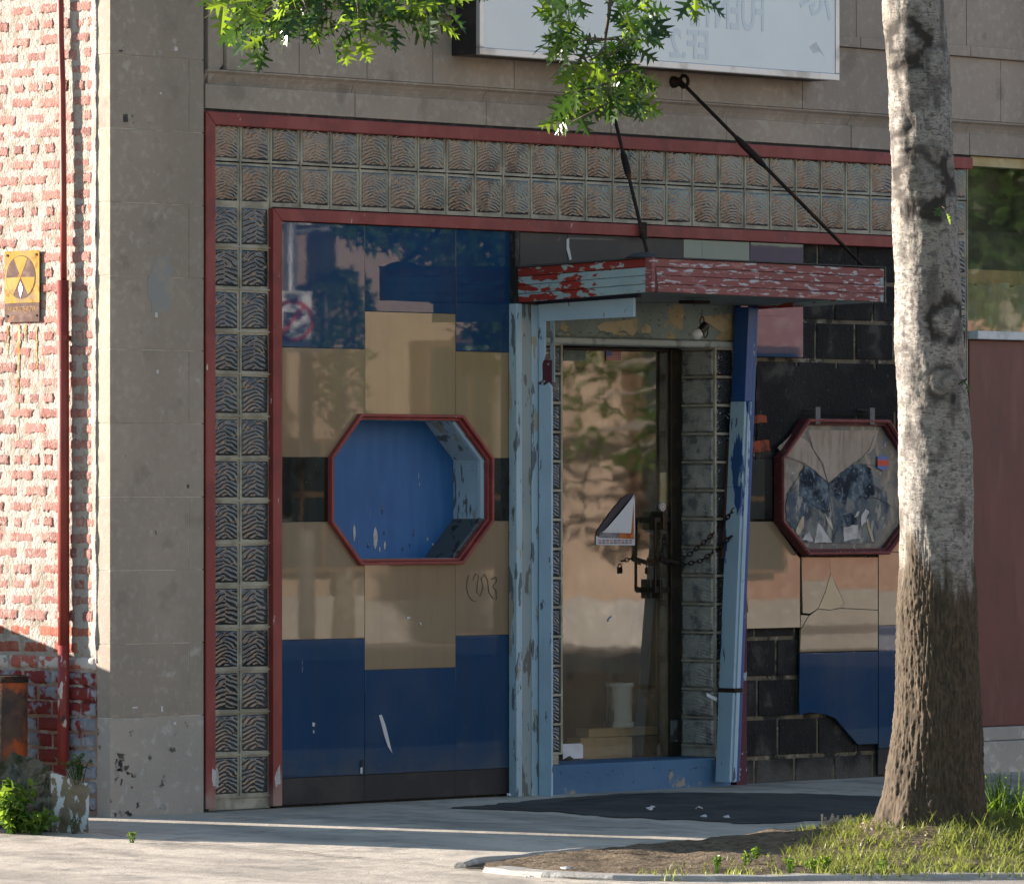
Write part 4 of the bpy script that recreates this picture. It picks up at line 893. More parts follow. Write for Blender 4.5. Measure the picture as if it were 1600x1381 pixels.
b = B(); b.hexa([(CX0-.002, CYF-.004, zb1+.0), (CX0+.022, CYF-.004, zb1+.0), (CX0+.022, CYF+.04, zb1), (CX0-.002, CYF+.04, zb1)], [(CX0-.002, CYF-.004, zt1+.004), (CX0+.022, CYF-.004, zt1+.004), (CX0+.022, CYF+.04, zt1+.004), (CX0-.002, CYF+.04, zt1+.004)]); b.build('corner_post', 'fascia_front', canopy, .003)
b = B(); b.prism([(CX0+.024, zt1-.03), (CX0+.034, zt1-.05), (CX0+.055, zb1+.01), (CX0+.024, zb1+.01)], CYF+.001, CYF+.02); b.build('split_gap', 'maroon', canopy)
b = B(); b.hexa([(CX0-.006, .0, zt0+.001), (CX1+.006, .0, zt0+.001), (CX1+.006, CYF-.006, zt1-.004), (CX0-.006, CYF-.006, zt1+.002)], [(CX0-.006, .0, zt0+.011), (CX1+.006, .0, zt0+.011), (CX1+.006, CYF-.006, zt1+.002), (CX0-.006, CYF-.006, zt1+.009)]); b.build('canopy_roofing', 'roof', canopy)
hx0 = P(1000, 400, CYF+.06); b = B(); b.lathe((CX0+.06, CYF+.10, zt1+.006), [(.10, 0), (.06, .018), (.02, .026), (.001, .027)], 14).build('roofing_bump', 'roof', canopy)
B().box(CX1-.004, CX1+.004, CYF-.004, CYF+.03, zb1-.016, zt1).build('end_clip', 'steel', canopy)
cp = P(1093, 476, -.45); B().box(cp.x-.06, cp.x+.06, -.47, -.36, zb0+.005, zb0+.022).build('lamp_base', 'rust', canopy, .003)
# stay rods
def rod(pa, pb, tb):
    d = (pb-pa); b = B(); b.tube([pa, pb], .0095, 8); q = pa.lerp(pb, tb); q2 = pa.lerp(pb, tb+.16)
    b.tube([q, q.lerp(q2, .2), q.lerp(q2, .8), q2], [.011, .018, .018, .011], 8)
    o = b.build('stay_rod', 'rust', BL, 0, True)
    B().lathe((0, 0, 0), [(.001, 0), (.05, 0), (.05, .02), (.001, .02)], 14); 
    bb = B(); bb.tube([V((pa.x, .02, pa.z)), V((pa.x, -.03, pa.z)), V((pa.x, pa.y, pa.z))], [.034, .030, .014], 14); bb.torus(pa+V((0, -.02, 0)), .03, .010, (0, 1, 0), (0, 0, 1)); bb.build('rod_anchor', 'rust', o)
    return o
ra = P(1064, 128, -.07); rod(ra, V((CX1-.06, CYF+.09, zt1+.004)), .30)
la = P(952, 150, -.07); rod(la, V((CX0+.07, CYF+.09, zt1+.02)), .36)
# hook on the inner frame
B().box(PX(1004, -.02), PX(1011, -.02), -.02, -.004, IZ-.075, IZ+.012).build('frame_clip', 'rust', BL)

# ---- leaning right post
def post(px0, px1, py, Y): return P((px0+px1)/2, py, Y)
pb_, pt_ = P(1133, 1221, -.10), P(1163, 480, -.06)
lean = B()
def slab(x_off0, x_off1, y_off0, y_off1, z0f, z1f, name, mat, parent=None):
    c0_, c1_ = pb_.lerp(pt_, z0f), pb_.lerp(pt_, z1f); b = B()
    q = lambda c: [(c.x+x_off0, c.y+y_off0, c.z), (c.x+x_off1, c.y+y_off0, c.z), (c.x+x_off1, c.y+y_off1, c.z), (c.x+x_off0, c.y+y_off1, c.z)]
    b.hexa(q(c0_), q(c1_)); return b.build(name, mat, parent or BL, .004)
lp = slab(-.028, .028, -.055, .045, 0, .62, 'leaning_post', 'post_blue')
slab(-.028, .028, -.055, .045, .6202, .80, 'post_board', 'post_blue', lp); slab(-.026, .026, -.053, .043, .8002, 1.0, 'post_board', 'post_navy', lp)
slab(.0285, .056, -.050, .05, 0, 1.0, 'post_edge', 'post_navy', lp); slab(.0565, .066, -.02, .05, .25, 1.0, 'post_edge', 'maroon', lp)
slab(-.010, .010, -.064, -.0555, .0, .8, 'post_bead', 'post_blue', lp)
slab(-.034, .034, -.068, .05, .188, .197, 'rust_strap', 'rust', lp)
b = B(); b.hexa([P(1104, 1086, -.02)+V((0, 0, -.004)), P(1120, 1094, -.04)+V((0, 0, -.006)), P(1120, 1094, -.02), P(1104, 1086, 0)], [P(1104, 1082, -.02), P(1120, 1090, -.04), P(1120, 1090, -.02)+V((0, 0, .004)), P(1104, 1082, 0)]); b.build('paper_tag', 'paper', lp)
B().tube([P(1141, 690, -.01), P(1131, 872, -.01)], .017, 8).build('wood_stick', 'brown_wood', lp)
B().box(PX(1150, .0), PX(1166, .0), -.004, .058, .0, 2.46).build('door_side_trim', 'maroon', BL)

# ================================================================== NEIGHBOURING SHOP FRONT
nx0 = PX(1521, 0); nx1 = XE-.05
NB = empty('neighbouring_shopfront', (nx0, 0, 0), 'neighbouring shop front with green reflecting window above a dark red panel', 'shop front')
B().box(nx0+.003, nx1, .03, .12, PZ(1560, 262, .03), 3.343).build('window_head', 'curtain', NB, .004)
B().box(nx0+.003, nx1, -.03, .15, PZ(1560, 531, 0), PZ(1560, 518, 0)).build('window_sill', 'white', NB, .006)
B().box(nx0+.003, nx1, .06, .068, PZ(1560, 519, .06), PZ(1560, 261, .06)).build('window_pane', 'shop_glass', NB)
B().box(nx0+.003, nx1, .03, .12, .245, PZ(1560, 532, .03)).build('red_panel', 'door_red', NB, .004)
B().box(nx0+.003, nx1, -.02, .15, .17, .243).build('threshold', 'kerb', NB, .006)
B().box(nx0-.05, nx1, -.06, .20, -.05, .168).build('concrete_step', 'kerb', NB, .01)
b = B(); bx0 = nx0+.01
vs = []; nn = 30
for j in range(13):
    for i in range(nn+1): vs.append((bx0+.62*i/nn, .105+.02*sin(i*.9)+.012*noise.noise(V((i*.5, j*.5, 0))), PZ(1560, 519, .1)+.26*j/12+(.03*noise.noise(V((i*.25, 3, 0))) if j == 12 else 0)))
b.add(vs, [(j*(nn+1)+i, j*(nn+1)+i+1, (j+1)*(nn+1)+i+1, (j+1)*(nn+1)+i) for j in range(12) for i in range(nn)]); b.build('paper_blind', 'curtain', NB, 0, True)
B().box(bx0, nx1, .20, .22, 1.0, 2.95).build('window_backing', 'interior', NB)
B().box(bx0+.005, bx0+.9, .145, .155, PZ(1560, 519, .1)+.26, PZ(1560, 519, .1)+.34).build('blind_rail', 'timber', NB)

# ================================================================== THINGS ON THE FRONT
# light box sign
SY = -.215
sx0, sx1 = P(750, 82, SY).x, P(1312, 125, SY).x; sz0 = P(1000, 104, SY).z
SG = empty('light_box_sign', (sx0, -.02, sz0), 'white light box sign with mirrored blue lettering above the canopy', 'sign')
B().box(sx0+.004, sx1-.004, SY+.03, -.012, sz0+.004, sz0+.95).build('casing', 'black_box', SG, .004)
f = B(); f.box(sx0, sx1, SY, SY+.028, sz0, sz0+.036).box(sx0, sx0+.03, SY, SY+.028, sz0+.0362, sz0+.96).box(sx1-.03, sx1, SY, SY+.028, sz0+.0362, sz0+.96).box(sx0+.0302, sx1-.0302, SY, SY+.028, sz0+.924, sz0+.96)
f.build('frame', 'silver', SG, .004)
B().box(sx0+.031, sx1-.031, SY+.006, SY+.014, sz0+.037, sz0+.923).build('face_sheet', 'acrylic', SG)
def sign_text(body, px, py, size, rot=0, sxx=1.0, name='lettering', bold=.004):
    me = text_mesh(name, body, size, 'letter', True, .0006, bold); p = P(px, py, SY+.004)
    return inst(name, me, SG, Matrix.Translation((p.x, SY+.0045, p.z)) @ Matrix.Rotation(rot, 4, 'Y') @ FACE_FRONT @ Matrix.Diagonal((sxx, 1, 1, 1)))
sign_text('FUENTE', 1138, 20, .27, 0, .60); sign_text('EF.2', 1078, 72, .205, 0, .88)
sign_text('I', 1294, 16, .17, radians(-18), 1); sign_text('G', 1275, 6, .17, radians(-24), 1); sign_text('L', 1254, -8, .17, radians(-30), 1)
b = B(); Y = SY+.0055; b.prism([(P(x, y, Y).x, P(x, y, Y).z) for x, y in ((1264, 74), (1275, 66), (1288, 88), (1280, 80), (1272, 84))], Y-.0008, Y); b.build('white_chip', 'paper', SG)

# shelter plaque on the brick wall
PXO = -.010
def sp(px, py, X=PXO): q = S(px, py, X); return (q.y, q.z)
y0p, z1p = sp(62, 391); y1p, z0p = sp(8, 504)
PQ = empty('shelter_plaque', (PXO, y0p, z0p), 'rusty yellow plaque with circle of triangles on the brick wall', 'plaque')
zm = sp(30, 474)[1]
B().box(PXO-.003, PXO, y0p, y1p, zm+.001, z1p).build('yellow_sheet', 'yellow_sign', PQ); B().box(PXO-.003, PXO, y0p, y1p, z0p, zm).build('lower_band', 'plaque_brown', PQ)
cy, cz = sp(33.5, 433); ry = .5*(y1p-y0p)*.84; rz_ = ry
def disc(pts, X, name, mat): b = B(); b.prism_x(pts, X-.0008, X); return b.build(name, mat, PQ)
disc([(cy+ry*cos(2*pi*i/40), cz+rz_*sin(2*pi*i/40)) for i in range(40)], PXO-.0035, 'circle', 'plaque_brown')
for k in range(3):
    a0 = pi/2+k*2*pi/3
    disc([(cy, cz)]+[(cy+ry*.97*cos(a0+t), cz+rz_*.97*sin(a0+t)) for t in (-.50, -.25, 0, .25, .50)], PXO-.0045, 'triangle', 'yellow_sign')
disc([(cy, cz-.02), (cy-.018, cz-.055), (cy, cz-.10), (cy+.016, cz-.055)], PXO-.0055, 'bare_patch', 'paper')
for (a, c) in ((y0p+.02, z1p-.02), (y1p-.02, z1p-.02), (y0p+.02, z0p+.03), (y1p-.02, z0p+.03)):
    B().tube([(PXO-.003, a, c), (PXO-.007, a, c)], .006, 8).build('screw', 'rust', PQ)
me = text_mesh('lettering', 'FALLOUT SHELTER', .030, 'rust_stain', False, .0004); yc, zc_ = (y0p+y1p)/2, zm-.028
inst('lettering', me, PQ, Matrix.Translation((PXO-.0036, yc, zc_)) @ FACE_SIDE @ Matrix.Diagonal((.78, 1, 1, 1)))
# rust runs under it
for i, (px, pyt, pyb, wd) in enumerate(((12, 508, 560, 5), (29, 508, 600, 7), (28, 590, 690, 3), (57, 510, 575, 4), (58, 560, 600, 2), (40, 508, 535, 5))):
    b = B(); vs = []; n = 14
    for k in range(n+1):
        q = S(px+2*noise.noise(V((k*.7, i, 0))), pyt+(pyb-pyt)*k/n, -.0006); ww = wd/300*(.4+.7*abs(noise.noise(V((k*.9, i*3, 5)))))*(1-.7*k/n)
        vs += [(q.x, q.y-ww, q.z), (q.x, q.y+ww, q.z)]
    b.add(vs, [(2*k, 2*k+1, 2*k+3, 2*k+2) for k in range(n)]); b.build('rust_run', 'rust_stain', bw)

# downpipe
DP = empty('drain_pipe', S(99, 1190, -.035), 'dark red painted drain pipe on the brick side wall', 'pipe')
pts = [S(97+(.035*(y-100)/10 if y < 440 else 1), y, -.034) for y in (-60, 60, 120, 200, 300, 440)]
B().tube([S(93.5, -80, -.03), S(95, 60, -.03), S(97.5, 130, -.032), S(99, 300, -.034), S(99.5, 441, -.034)], .0155, 14).build('pipe_upper', 'oxblood', DP, 0, True)
B().tube([S(98.5, 438, -.036), S(99, 700, -.036), S(99.5, 1010, -.036)], .0275, 16).build('pipe_guard', 'oxblood', DP, 0, True)
B().tube([S(99.5, 1008, -.036), S(99, 1100, -.036), S(98.5, 1200, -.036)], .0278, 16).build('pipe_foot', 'oxblood_low', DP, 0, True)
for py in (528, 960): 
    q = S(99, py, -.034); B().tube([q+V((0, 0, -.012)), q+V((0, 0, .012))], .0295, 16).build('pipe_collar', 'oxblood', DP)
    B().box(q.x, .01, q.y-.012, q.y+.012, q.z-.01, q.z+.01).build('pipe_bracket', 'oxblood', DP)

# bollard, block
bo = S(14, 1235, -.22); bo.z = -.02
RB = empty('rusty_bollard', bo, 'rusted orange and brown pipe bollard beside the brick wall', 'bollard')
hb_ = S(14, 1055, -.22).z-bo.z
B().lathe(bo, [(.001, 0), (.088, 0), (.088, hb_-.03)], 28).build('pipe', 'rust_bollard', RB, 0, True)
B().lathe(bo+V((0, 0, hb_-.032)), [(.093, 0), (.093, .028), (.075, .034), (.072, .012), (.001, .012)], 28).build('cap', 'rust', RB, 0, True)
CB = empty('concrete_block', G(100, 1296), 'paint splattered concrete block with weeds at the wall corner', 'block')
def rough_box(name, mat, b4, t4, rag, parent):
    bm = bmesh.new(); vv = [bm.verts.new(p) for p in list(b4)+list(t4)]
    for f_ in [(0, 3, 2, 1), (4, 5, 6, 7), (0, 1, 5, 4), (1, 2, 6, 5), (2, 3, 7, 6), (3, 0, 4, 7)]: bm.faces.new([vv[i] for i in f_])
    bmesh.ops.recalc_face_normals(bm, faces=bm.faces); bmesh.ops.subdivide_edges(bm, edges=bm.edges, cuts=14, use_grid_fill=True)
    bm.normal_update()
    for v in bm.verts: v.co += v.normal*rag*(fbm(v.co*9, 4)+.4*fbm(v.co*30, 2))
    me = bpy.data.meshes.new(name); bm.to_mesh(me); bm.free(); me.materials.append(MT[mat]); o = bpy.data.objects.new(name, me); return put(o, parent)
q0, q1 = G(82, 1300), G(139, 1302); up = V((0, 0, 1))
h1 = .27; dback = V((-.05, .20, 0))
rough_box('painted_face', 'splat', [q0, q1, q1+V((.03, .16, 0)), q0+V((.03, .16, 0))], [q0+up*h1+V((-.01, 0, 0)), q1+up*(h1-.045), q1+up*(h1-.03)+V((.03, .16, 0)), q0+up*(h1+.02)+V((.03, .16, 0))], .018, CB)
q2 = G(28, 1300)
rough_box('rough_core', 'rough_rock', [q2, q0+V((-.004, .01, 0)), q0+V((.1, .28, 0)), q2+V((.14, .34, 0))], [q2+up*.17+V((.03, .05, 0)), q0+up*(h1+.01)+V((-.004, .012, 0)), q0+up*(h1+.07)+V((.08, .26, 0)), q2+up*.32+V((.16, .3, 0))], .085, CB)

# poster, stickers, chain, lamp socket, things seen through the glass
YD = DY-.003
PO = empty('poster', P(962, 852, YD), 'torn poster with its corner folded over on the door glass', 'poster')
def dp(name, pts, mat, k, parent, th=.0006): 
    fr_ = [P(x, y, pane_y(x)-.003-.0011*k) for x, y in pts]; n = len(fr_); b = B(); b.add([tuple(p) for p in fr_]+[(p.x, p.y-th, p.z) for p in fr_], [tuple(range(n)), tuple(range(2*n-1, n-1, -1))]+[(i, i+n, (i+1) % n+n, (i+1) % n) for i in range(n)]); return b.build(name, mat, parent)
dp('sheet', [(931, 838), (992, 838), (992, 852), (931, 851)], 'paper', 1, PO); dp('sheet_edge', [(985, 800), (992, 775), (992, 838), (984, 838)], 'paper', 1, PO)
dp('orange_print', [(967, 832), (984, 790), (990, 785), (990.5, 842), (967, 841)], 'orange', 2, PO); dp('photo_print', [(939, 830), (967, 831), (967, 841), (935, 840)], 'print_grey', 2, PO)
for k, yy in enumerate((843.5, 847)):
    for q in range(9): dp('print_line', [(935+q*6, yy), (939.5+q*6, yy), (939.5+q*6, yy+1.6), (935+q*6, yy+1.6)], 'print_dark' if (q+k) % 3 else 'sticker_red', 3, PO)
b = B(); vs = []; n = 8
pA, pB, pC = P(991, 772, pane_y(991)-.007), P(941, 832, pane_y(941)-.007), P(986, 833, pane_y(986)-.015)
for i in range(n+1):
    for j in range(n+1-i):
        u, v = i/n, j/n; p = pA*(1-u-v)+pB*u+pC*v; d = 4*(1-u-v)*u; p = p+V((0, -.010*sqrt(max(d, 0))*(1-v), 0)); vs.append(p)
idx = {}; c_ = 0
for i in range(n+1):
    for j in range(n+1-i): idx[(i, j)] = c_; c_ += 1
fs = []
for i in range(n):
    for j in range(n-i):
        fs.append((idx[(i, j)], idx[(i+1, j)], idx[(i, j+1)]))
        if j < n-i-1: fs.append((idx[(i+1, j)], idx[(i+1, j+1)], idx[(i, j+1)]))
b.add(vs, fs); b.build('folded_flap', 'paper', PO, 0, True)
dp('dark_crescent', [(931, 838), (933, 829), (953, 801), (970, 780), (981, 773), (991, 771), (975, 790), (955, 814), (940, 834)], 'print_dark', 1, PO)  # dark crescent along the folded flap
FS = empty('flag_sticker', P(958, 563, YD), 'small striped flag sticker at the top of the door glass', 'sticker')
dp('field', [(947, 549), (970, 549), (970, 563.5), (947, 563)], 'scrap_white', 1, FS)
for q in range(6): dp('stripe', [(947, 549+q*2.5), (970, 549+q*2.5), (970, 550.3+q*2.5), (947, 550.3+q*2.5)], 'flag_red', 2, FS)
dp('canton', [(947, 549), (956, 549), (956, 556), (947, 556)], 'sticker_blue', 3, FS)
tag(dp('glass_sticker', [(880, 545), (915, 546), (915, 564), (880, 564)], 'header', 1, None), 'grey green rectangular sticker in the top left of the door glass', 'sticker')
tag(dp('glass_smear', [(950, 968), (956, 962), (957, 964), (953, 968), (951, 972)], 'paper', 1, None), 'tiny white smear on the dark lower door glass', 'smear')
def chain(pts, seed):
    b = B(); segs = []
    for i in range(len(pts)-1):
        for q in range(10): segs.append(pts[i].lerp(pts[i+1], q/10))
    segs.append(pts[-1]); acc = 0; last = segs[0]; k = 0
    for s_ in segs[1:]:
        while (s_-last).length > .023:
            d = (s_-last).normalized(); last = last+d*.023; a = d.cross(UP).normalized(); c = a.cross(d).normalized()
            b.torus(last, .0095, .0034, d, a if k % 2 else c, 10, 5, 1.7); k += 1
    return b
CHN = empty('chain', P(1090, 875, .05), 'rusty steel chain locking the door handle to the leaning post', 'chain')
chain([P(1046, 878, .17), P(1075, 868, .1), P(1105, 843, .03), P(1128, 818, -.02), P(1148, 795, -.09)], 1).build('strand', 'rust', CHN, 0, True)
chain([P(1046, 880, .17), P(1070, 882, .12), P(1095, 876, .06), P(1118, 860, 0), P(1142, 838, -.09)], 2).build('strand', 'rust', CHN, 0, True)
chain([P(1039, 832, .16), P(1037, 850, .15), P(1032, 874, .16), P(1044, 882, .15)], 3).build('strand', 'rust', CHN, 0, True)
chain([P(1036, 872, .165), P(1024, 874, .168), P(1012, 878, .17)], 5).build('strand', 'rust', CHN, 0, True)
b = B(); q = P(1012, 890, .17); b.box(q.x-.012, q.x+.012, q.y-.009, q.y+.009, q.z-.022, q.z+.012); b.torus(q+V((0, 0, .018)), .010, .0035, (1, 0, 0), (0, 0, 1)); b.build('padlock', 'dark_metal', CHN, .003)
b = B(); q = P(1064, 872, .13); b.tube([P(1030, 873, .17), P(1060, 880, .13)], .012, 8); b.build('hasp_bar', 'rust', CHN)
LS = empty('lamp_socket', P(1098, 478, -.42), 'broken lamp socket and bulb dangling under the canopy', 'lamp')
q = P(1098, 512, -.42)
B().tube([P(1097, 484, -.42), P(1097, 500, -.42)], .002, 6).build('wire', 'print_dark', LS)
B().tube([q+V((-.02, 0, -.02)), q+V((.022, 0, .012))], [.020, .024], 12).build('socket', 'dark_metal', LS)
b = B(); b.torus(P(1097, 503, -.42), .016, .0035, (0, 0, 1), (1, 0, 0), 12, 5, 1.7); b.torus(P(1103, 520, -.42), .014, .0035, (.3, 0, 1), (1, 0, -.3), 12, 5, 1.9); b.build('guard_loop', 'dark_metal', LS)
bb = P(1089, 522, -.41); prof = [(.001, -.03), (.016, -.026), (.028, -.010), (.029, .004), (.022, .020), (.010, .028), (.001, .03)]
B().lathe(bb, prof, 16).build('bulb', 'bulb', LS, 0, True)

YI = .50
tag(B().box(P(920, 1148, YI).x, P(1028, 1148, YI).x, YI, YI+.09, PZ(960, 1150, YI), PZ(960, 1137, YI)).build('timber_plank', 'timber', None, .003), 'upper raw timber plank behind the door glass', 'plank')
tag(B().box(P(905, 1148, YI-.05).x, P(986, 1148, YI-.05).x, YI-.06, YI+.04, PZ(960, 1184, YI-.05), PZ(960, 1151, YI-.05)).build('timber_box', 'timber', None, .003), 'pale timber box standing on the floor behind the door glass', 'box')
tag(B().box(P(988, 1148, YI-.02).x, P(1030, 1148, YI-.02).x, YI-.03, YI+.05, PZ(960, 1184, YI-.02), PZ(960, 1152, YI-.02)).build('timber_board', 'brown_wood', None, .003), 'darker timber board beside the pale box behind the door', 'board')
cb = P(967, 1136, YI+.05); hcan = PZ(967, 1066, YI+.05)-cb.z
CN = empty('paint_can', cb, 'white paint can with dark drips behind the door glass', 'can')
B().lathe(cb, [(.001, 0), (.080, 0), (.082, .01), (.080, .03)], 24).build('base_ring', 'can', CN, 0, True); B().lathe(cb+V((0, 0, .031)), [(.070, 0), (.070, hcan-.06), (.078, hcan-.05), (.078, hcan-.031), (.06, hcan-.034)], 24).build('body', 'can', CN, 0, True)
b = B(); Y = DY+.02; b.prism([(P(x, y, Y).x, P(x, y, Y).z) for x, y in ((879, 1162), (908, 1161), (911, 1164), (911, 1184), (897, 1185), (890, 1180), (880, 1186))], Y, Y+.002); tag(b.build('paper_note', 'paper'), 'torn white paper at the bottom left inside the door', 'paper')

# ================================================================== STREET TREE
def oak_leaf(seed):
    r = random.Random(seed); b = B()
    side = [(.02, .012), (.16, .03), (.27, .25+r.uniform(-.04, .04)), (.25, .085), (.33, .06), (.52, .43+r.uniform(-.05, .05)), (.56, .37), (.49, .10), (.56, .065), (.82, .40+r.uniform(-.05, .05)), (.80, .27), (.74, .085), (.80, .06), (.98, .20), (.90, .07), (1.08, .0)]
    mid = [(.02, 0), (.16, 0), (.22, 0), (.25, 0), (.33, 0), (.40, 0), (.45, 0), (.49, 0), (.56, 0), (.64, 0), (.70, 0), (.74, 0), (.80, 0), (.86, 0), (.90, 0), (1.08, 0)]
    fold, droop, curl = r.uniform(.12, .4), r.uniform(.05, .3), r.uniform(-.1, .1)
    def pt(t, x): return (x, t, abs(x)*fold-droop*t*t+curl*x*t)
    n = len(side)
    for sg in (1, -1):
        vs = [pt(t, x*sg) for t, x in side]+[pt(t, 0) for t, _ in mid]
        fs = [(i, i+1, n+i+1, n+i) if i < n-2 else (i, i+1, n+i) for i in range(n-1)]
        b.add(vs, fs)
    b.add([(-.008, -.25, 0), (.008, -.25, 0), (.008, .03, .002), (-.008, .03, .002)], [(0, 1, 2, 3)])
    return b
LV = [oak_leaf(i) for i in range(7)]; LVM = [b.mesh('leaf', 'oak' if i % 7 in (0, 2, 5) else 'oak_shade') for i, b in enumerate(LV)]
ST = empty('street_tree', (TREE.x, TREE.y, ground_z(TREE.y)), 'pale barked oak street tree in the pit with leafy hanging branches', 'tree')
DT = 27.6
prof = [(-200, 1370, 1466), (0, 1378, 1475), (100, 1384, 1481), (200, 1390, 1487), (300, 1393, 1493), (400, 1396, 1500), (500, 1398, 1506), (600, 1401, 1512), (700, 1403, 1517), (800, 1405, 1521), (900, 1405, 1524), (1000, 1403, 1527), (1100, 1398, 1532), (1180, 1391, 1536), (1240, 1382, 1540), (1275, 1373, 1546), (1297, 1360, 1553), (1312, 1345, 1562)]
knots = [(1413, 68, 34, 1.2), (1440, 285, 44, 1.4), (1404, 198, 20, .9), (1470, 98, 30, .6), (1474, 498, 30, 1), (1470, 600, 26, .8), (1412, 560, 22, .6), (1455, 690, 22, .5), (1425, 130, 30, .6), (1484, 600, 18, .6)]
def trunk():
    NA, NZ = 260, 620; vs = []; cols = []
    y_of = lambda t: -160+(1312+160)*t
    kn = [(D(px, py, DT).z, (px, py), r/350, s) for px, py, r, s in knots]
    for j in range(NZ+1):
        py = y_of(j/NZ)
        for (a, c) in zip(prof, prof[1:]):
            if a[0] <= py <= c[0]: break
        t = (py-a[0])/(c[0]-a[0]); l = a[1]+(c[1]-a[1])*t; r_ = a[2]+(c[2]-a[2])*t
        ctr = D((l+r_)/2, py, DT); R = (r_-l)/2*DT/FPX; low = 0
        for i in range(NA):
            an = 2*pi*i/NA; d = RGT*cos(an)+FWD*sin(an)
            low = sstep(795, 985, py+70*noise.noise(V((cos(an)*2.5, sin(an)*2.5, py*.003)))+35*noise.noise(V((cos(an)*9, sin(an)*9, py*.012))))
            p = ctr+d*R; q = V((p.x*1, p.y*1, p.z))
            wob = .35*noise.noise(V((cos(an)*3, sin(an)*3, p.z*3)))
            ca_, sa_ = cos(an+wob*.25), sin(an+wob*.25)
            r1 = 1-abs(noise.noise(V((ca_*17, sa_*17, p.z*5))))*2.6; r2 = 1-abs(noise.noise(V((ca_*34, sa_*34, p.z*10+4))))*2.4
            rid = -max(0, .62*max(r1, 0)**2+.5*max(r2, 0)**2)
            hor = fbm(V((cos(an)*3, sin(an)*3, p.z*34)), 3)
            lump = fbm(V((cos(an)*1.3, sin(an)*1.3, p.z*2.6)), 3)
            dr = low*(.011*rid+.005+.008*fbm(q*60, 3))+(1-low)*(.0035*hor+.004*fbm(q*26, 3))+.022*lump
            flare = sstep(1210, 1312, py); dr += flare*.05*noise.noise(V((cos(an)*2.4, sin(an)*2.4, 4)))
            dark = 0
            scrx = (l+r_)/2+cos(an)*(r_-l)/2
            if sin(an) < .15:
                for (kz, (kx, ky), kr, ks) in kn:
                    dd = sqrt(((scrx-kx)*1.0)**2+((py-ky)*.95)**2)/350/kr
                    dd += .42*noise.noise(V((p.x*15, p.z*11, kx)))+.2*noise.noise(V((p.x*50, p.z*50, kx)))
                    if dd < 1.6:
                        ring = exp(-((dd-.85)/.28)**2)*(.62+.5*sstep(-.25, .35, noise.noise(V((scrx*.03, py*.03, ks*7))))); dr += ks*(.007*exp(-(dd/.75)**2)-.006*ring)
                        dark = max(dark, ks*1.0*ring, ks*.45*exp(-(dd/.6)**2)*(.5+noise.noise(p*30)))
                        if py > ky and abs(scrx-kx) < kr*350*.8: dark = max(dark, ks*1.0*exp(-((dd-1.1)/.45)**2)*(.85+.9*noise.noise(p*26)))
            else:
                kk = noise.noise(V((cos(an)*2, sin(an)*2, p.z*1.6))); dark = max(0, kk*1.6-.6)
            dash = noise.noise(V((cos(an)*3, sin(an)*3, p.z*34))); dash2 = noise.noise(V((cos(an)*9, sin(an)*9, p.z*48)))
            dark = max(dark, (1-low)*sstep(.28, .5, dash)*.55, (1-low)*sstep(.30, .52, dash2)*.6, (1-low)*sstep(.05, .35, fbm(V((an*2.2, p.z*6, 11)), 5))*.62)
            cols.append((low, max(0, min(1, dark)), max(0, -rid)*low)); vs.append(p+d*dr)
    fs = [(j*NA+i, j*NA+(i+1) % NA, (j+1)*NA+(i+1) % NA, (j+1)*NA+i) for j in range(NZ) for i in range(NA)]
    m, t, bs, out = nodes('oak_bark')
    at = t.nodes.new('ShaderNodeAttribute'); at.attribute_name = 'bark'; sx = t.nodes.new('ShaderNodeSeparateColor'); t.links.new(at.outputs['Color'], sx.inputs[0])
    pale = mixc(t, ramp(t, nz(t, 30, 6, (1, 1, 2.5)), .40, .62), (.31, .288, .265), (.205, .19, .175)); pale = mixc(t, ramp(t, nz(t, 4, 4), .45, .65), pale, (.245, .225, .198))
    pale = mixc(t, math_(t, 'MULTIPLY', ramp(t, nz(t, 70, 3, (1, 1, 3.2)), .575, .63), .75), pale, (.06, .052, .046)); pale = mixc(t, math_(t, 'MULTIPLY', ramp(t, nz(t, 34, 3, (.7, .7, 4.5)), .60, .66), .7), pale, (.05, .043, .038))
    pale = mixc(t, sx.outputs[1], pale, (.035, .03, .027))
    brown = mixc(t, ramp(t, nz(t, 60, 6, (1, 1, .4)), .4, .65), (.088, .064, .042), (.050, .038, .026)); brown = mixc(t, math_(t, 'MULTIPLY', ramp(t, sx.outputs[2], .30, .95), .75), brown, (.05, .038, .026)); brown = mixc(t, math_(t, 'MULTIPLY', ramp(t, nz(t, 75, 5, (1, 1, .14)), .52, .62), .85), brown, (.045, .035, .026))
    lowm = ramp(t, math_(t, 'ADD', sx.outputs[0], math_(t, 'MULTIPLY', math_(t, 'SUBTRACT', nz(t, 9, 5), .5), .9)), .25, .75)
    t.links.new(mixc(t, lowm, pale, brown), bs.inputs['Base Color']); bs.inputs['Roughness'].default_value = .85; bs.inputs['Specular IOR Level'].default_value = .25
    bn = t.nodes.new('ShaderNodeBump'); bn.inputs['Strength'].default_value = .5; bn.inputs['Distance'].default_value = .006; t.links.new(nz(t, 90, 6, (1, 1, .7)), bn.inputs['Height']); t.links.new(bn.outputs[0], bs.inputs['Normal'])
    MT['bark'] = m
    me = bpy.data.meshes.new('trunk'); me.from_pydata([tuple(v) for v in vs], [], fs); me.materials.append(m)
    ca = me.color_attributes.new('bark', 'FLOAT_COLOR', 'POINT')
    ca.data.foreach_set('color', [x for c in cols for x in (*c, 1.0)])
    for p in me.polygons: p.use_smooth = True
    me.update(); bm = bmesh.new(); bm.from_mesh(me); bmesh.ops.recalc_face_normals(bm, faces=bm.faces); bm.to_mesh(me); bm.free()
    return put(bpy.data.objects.new('trunk', me), ST)
trunk()
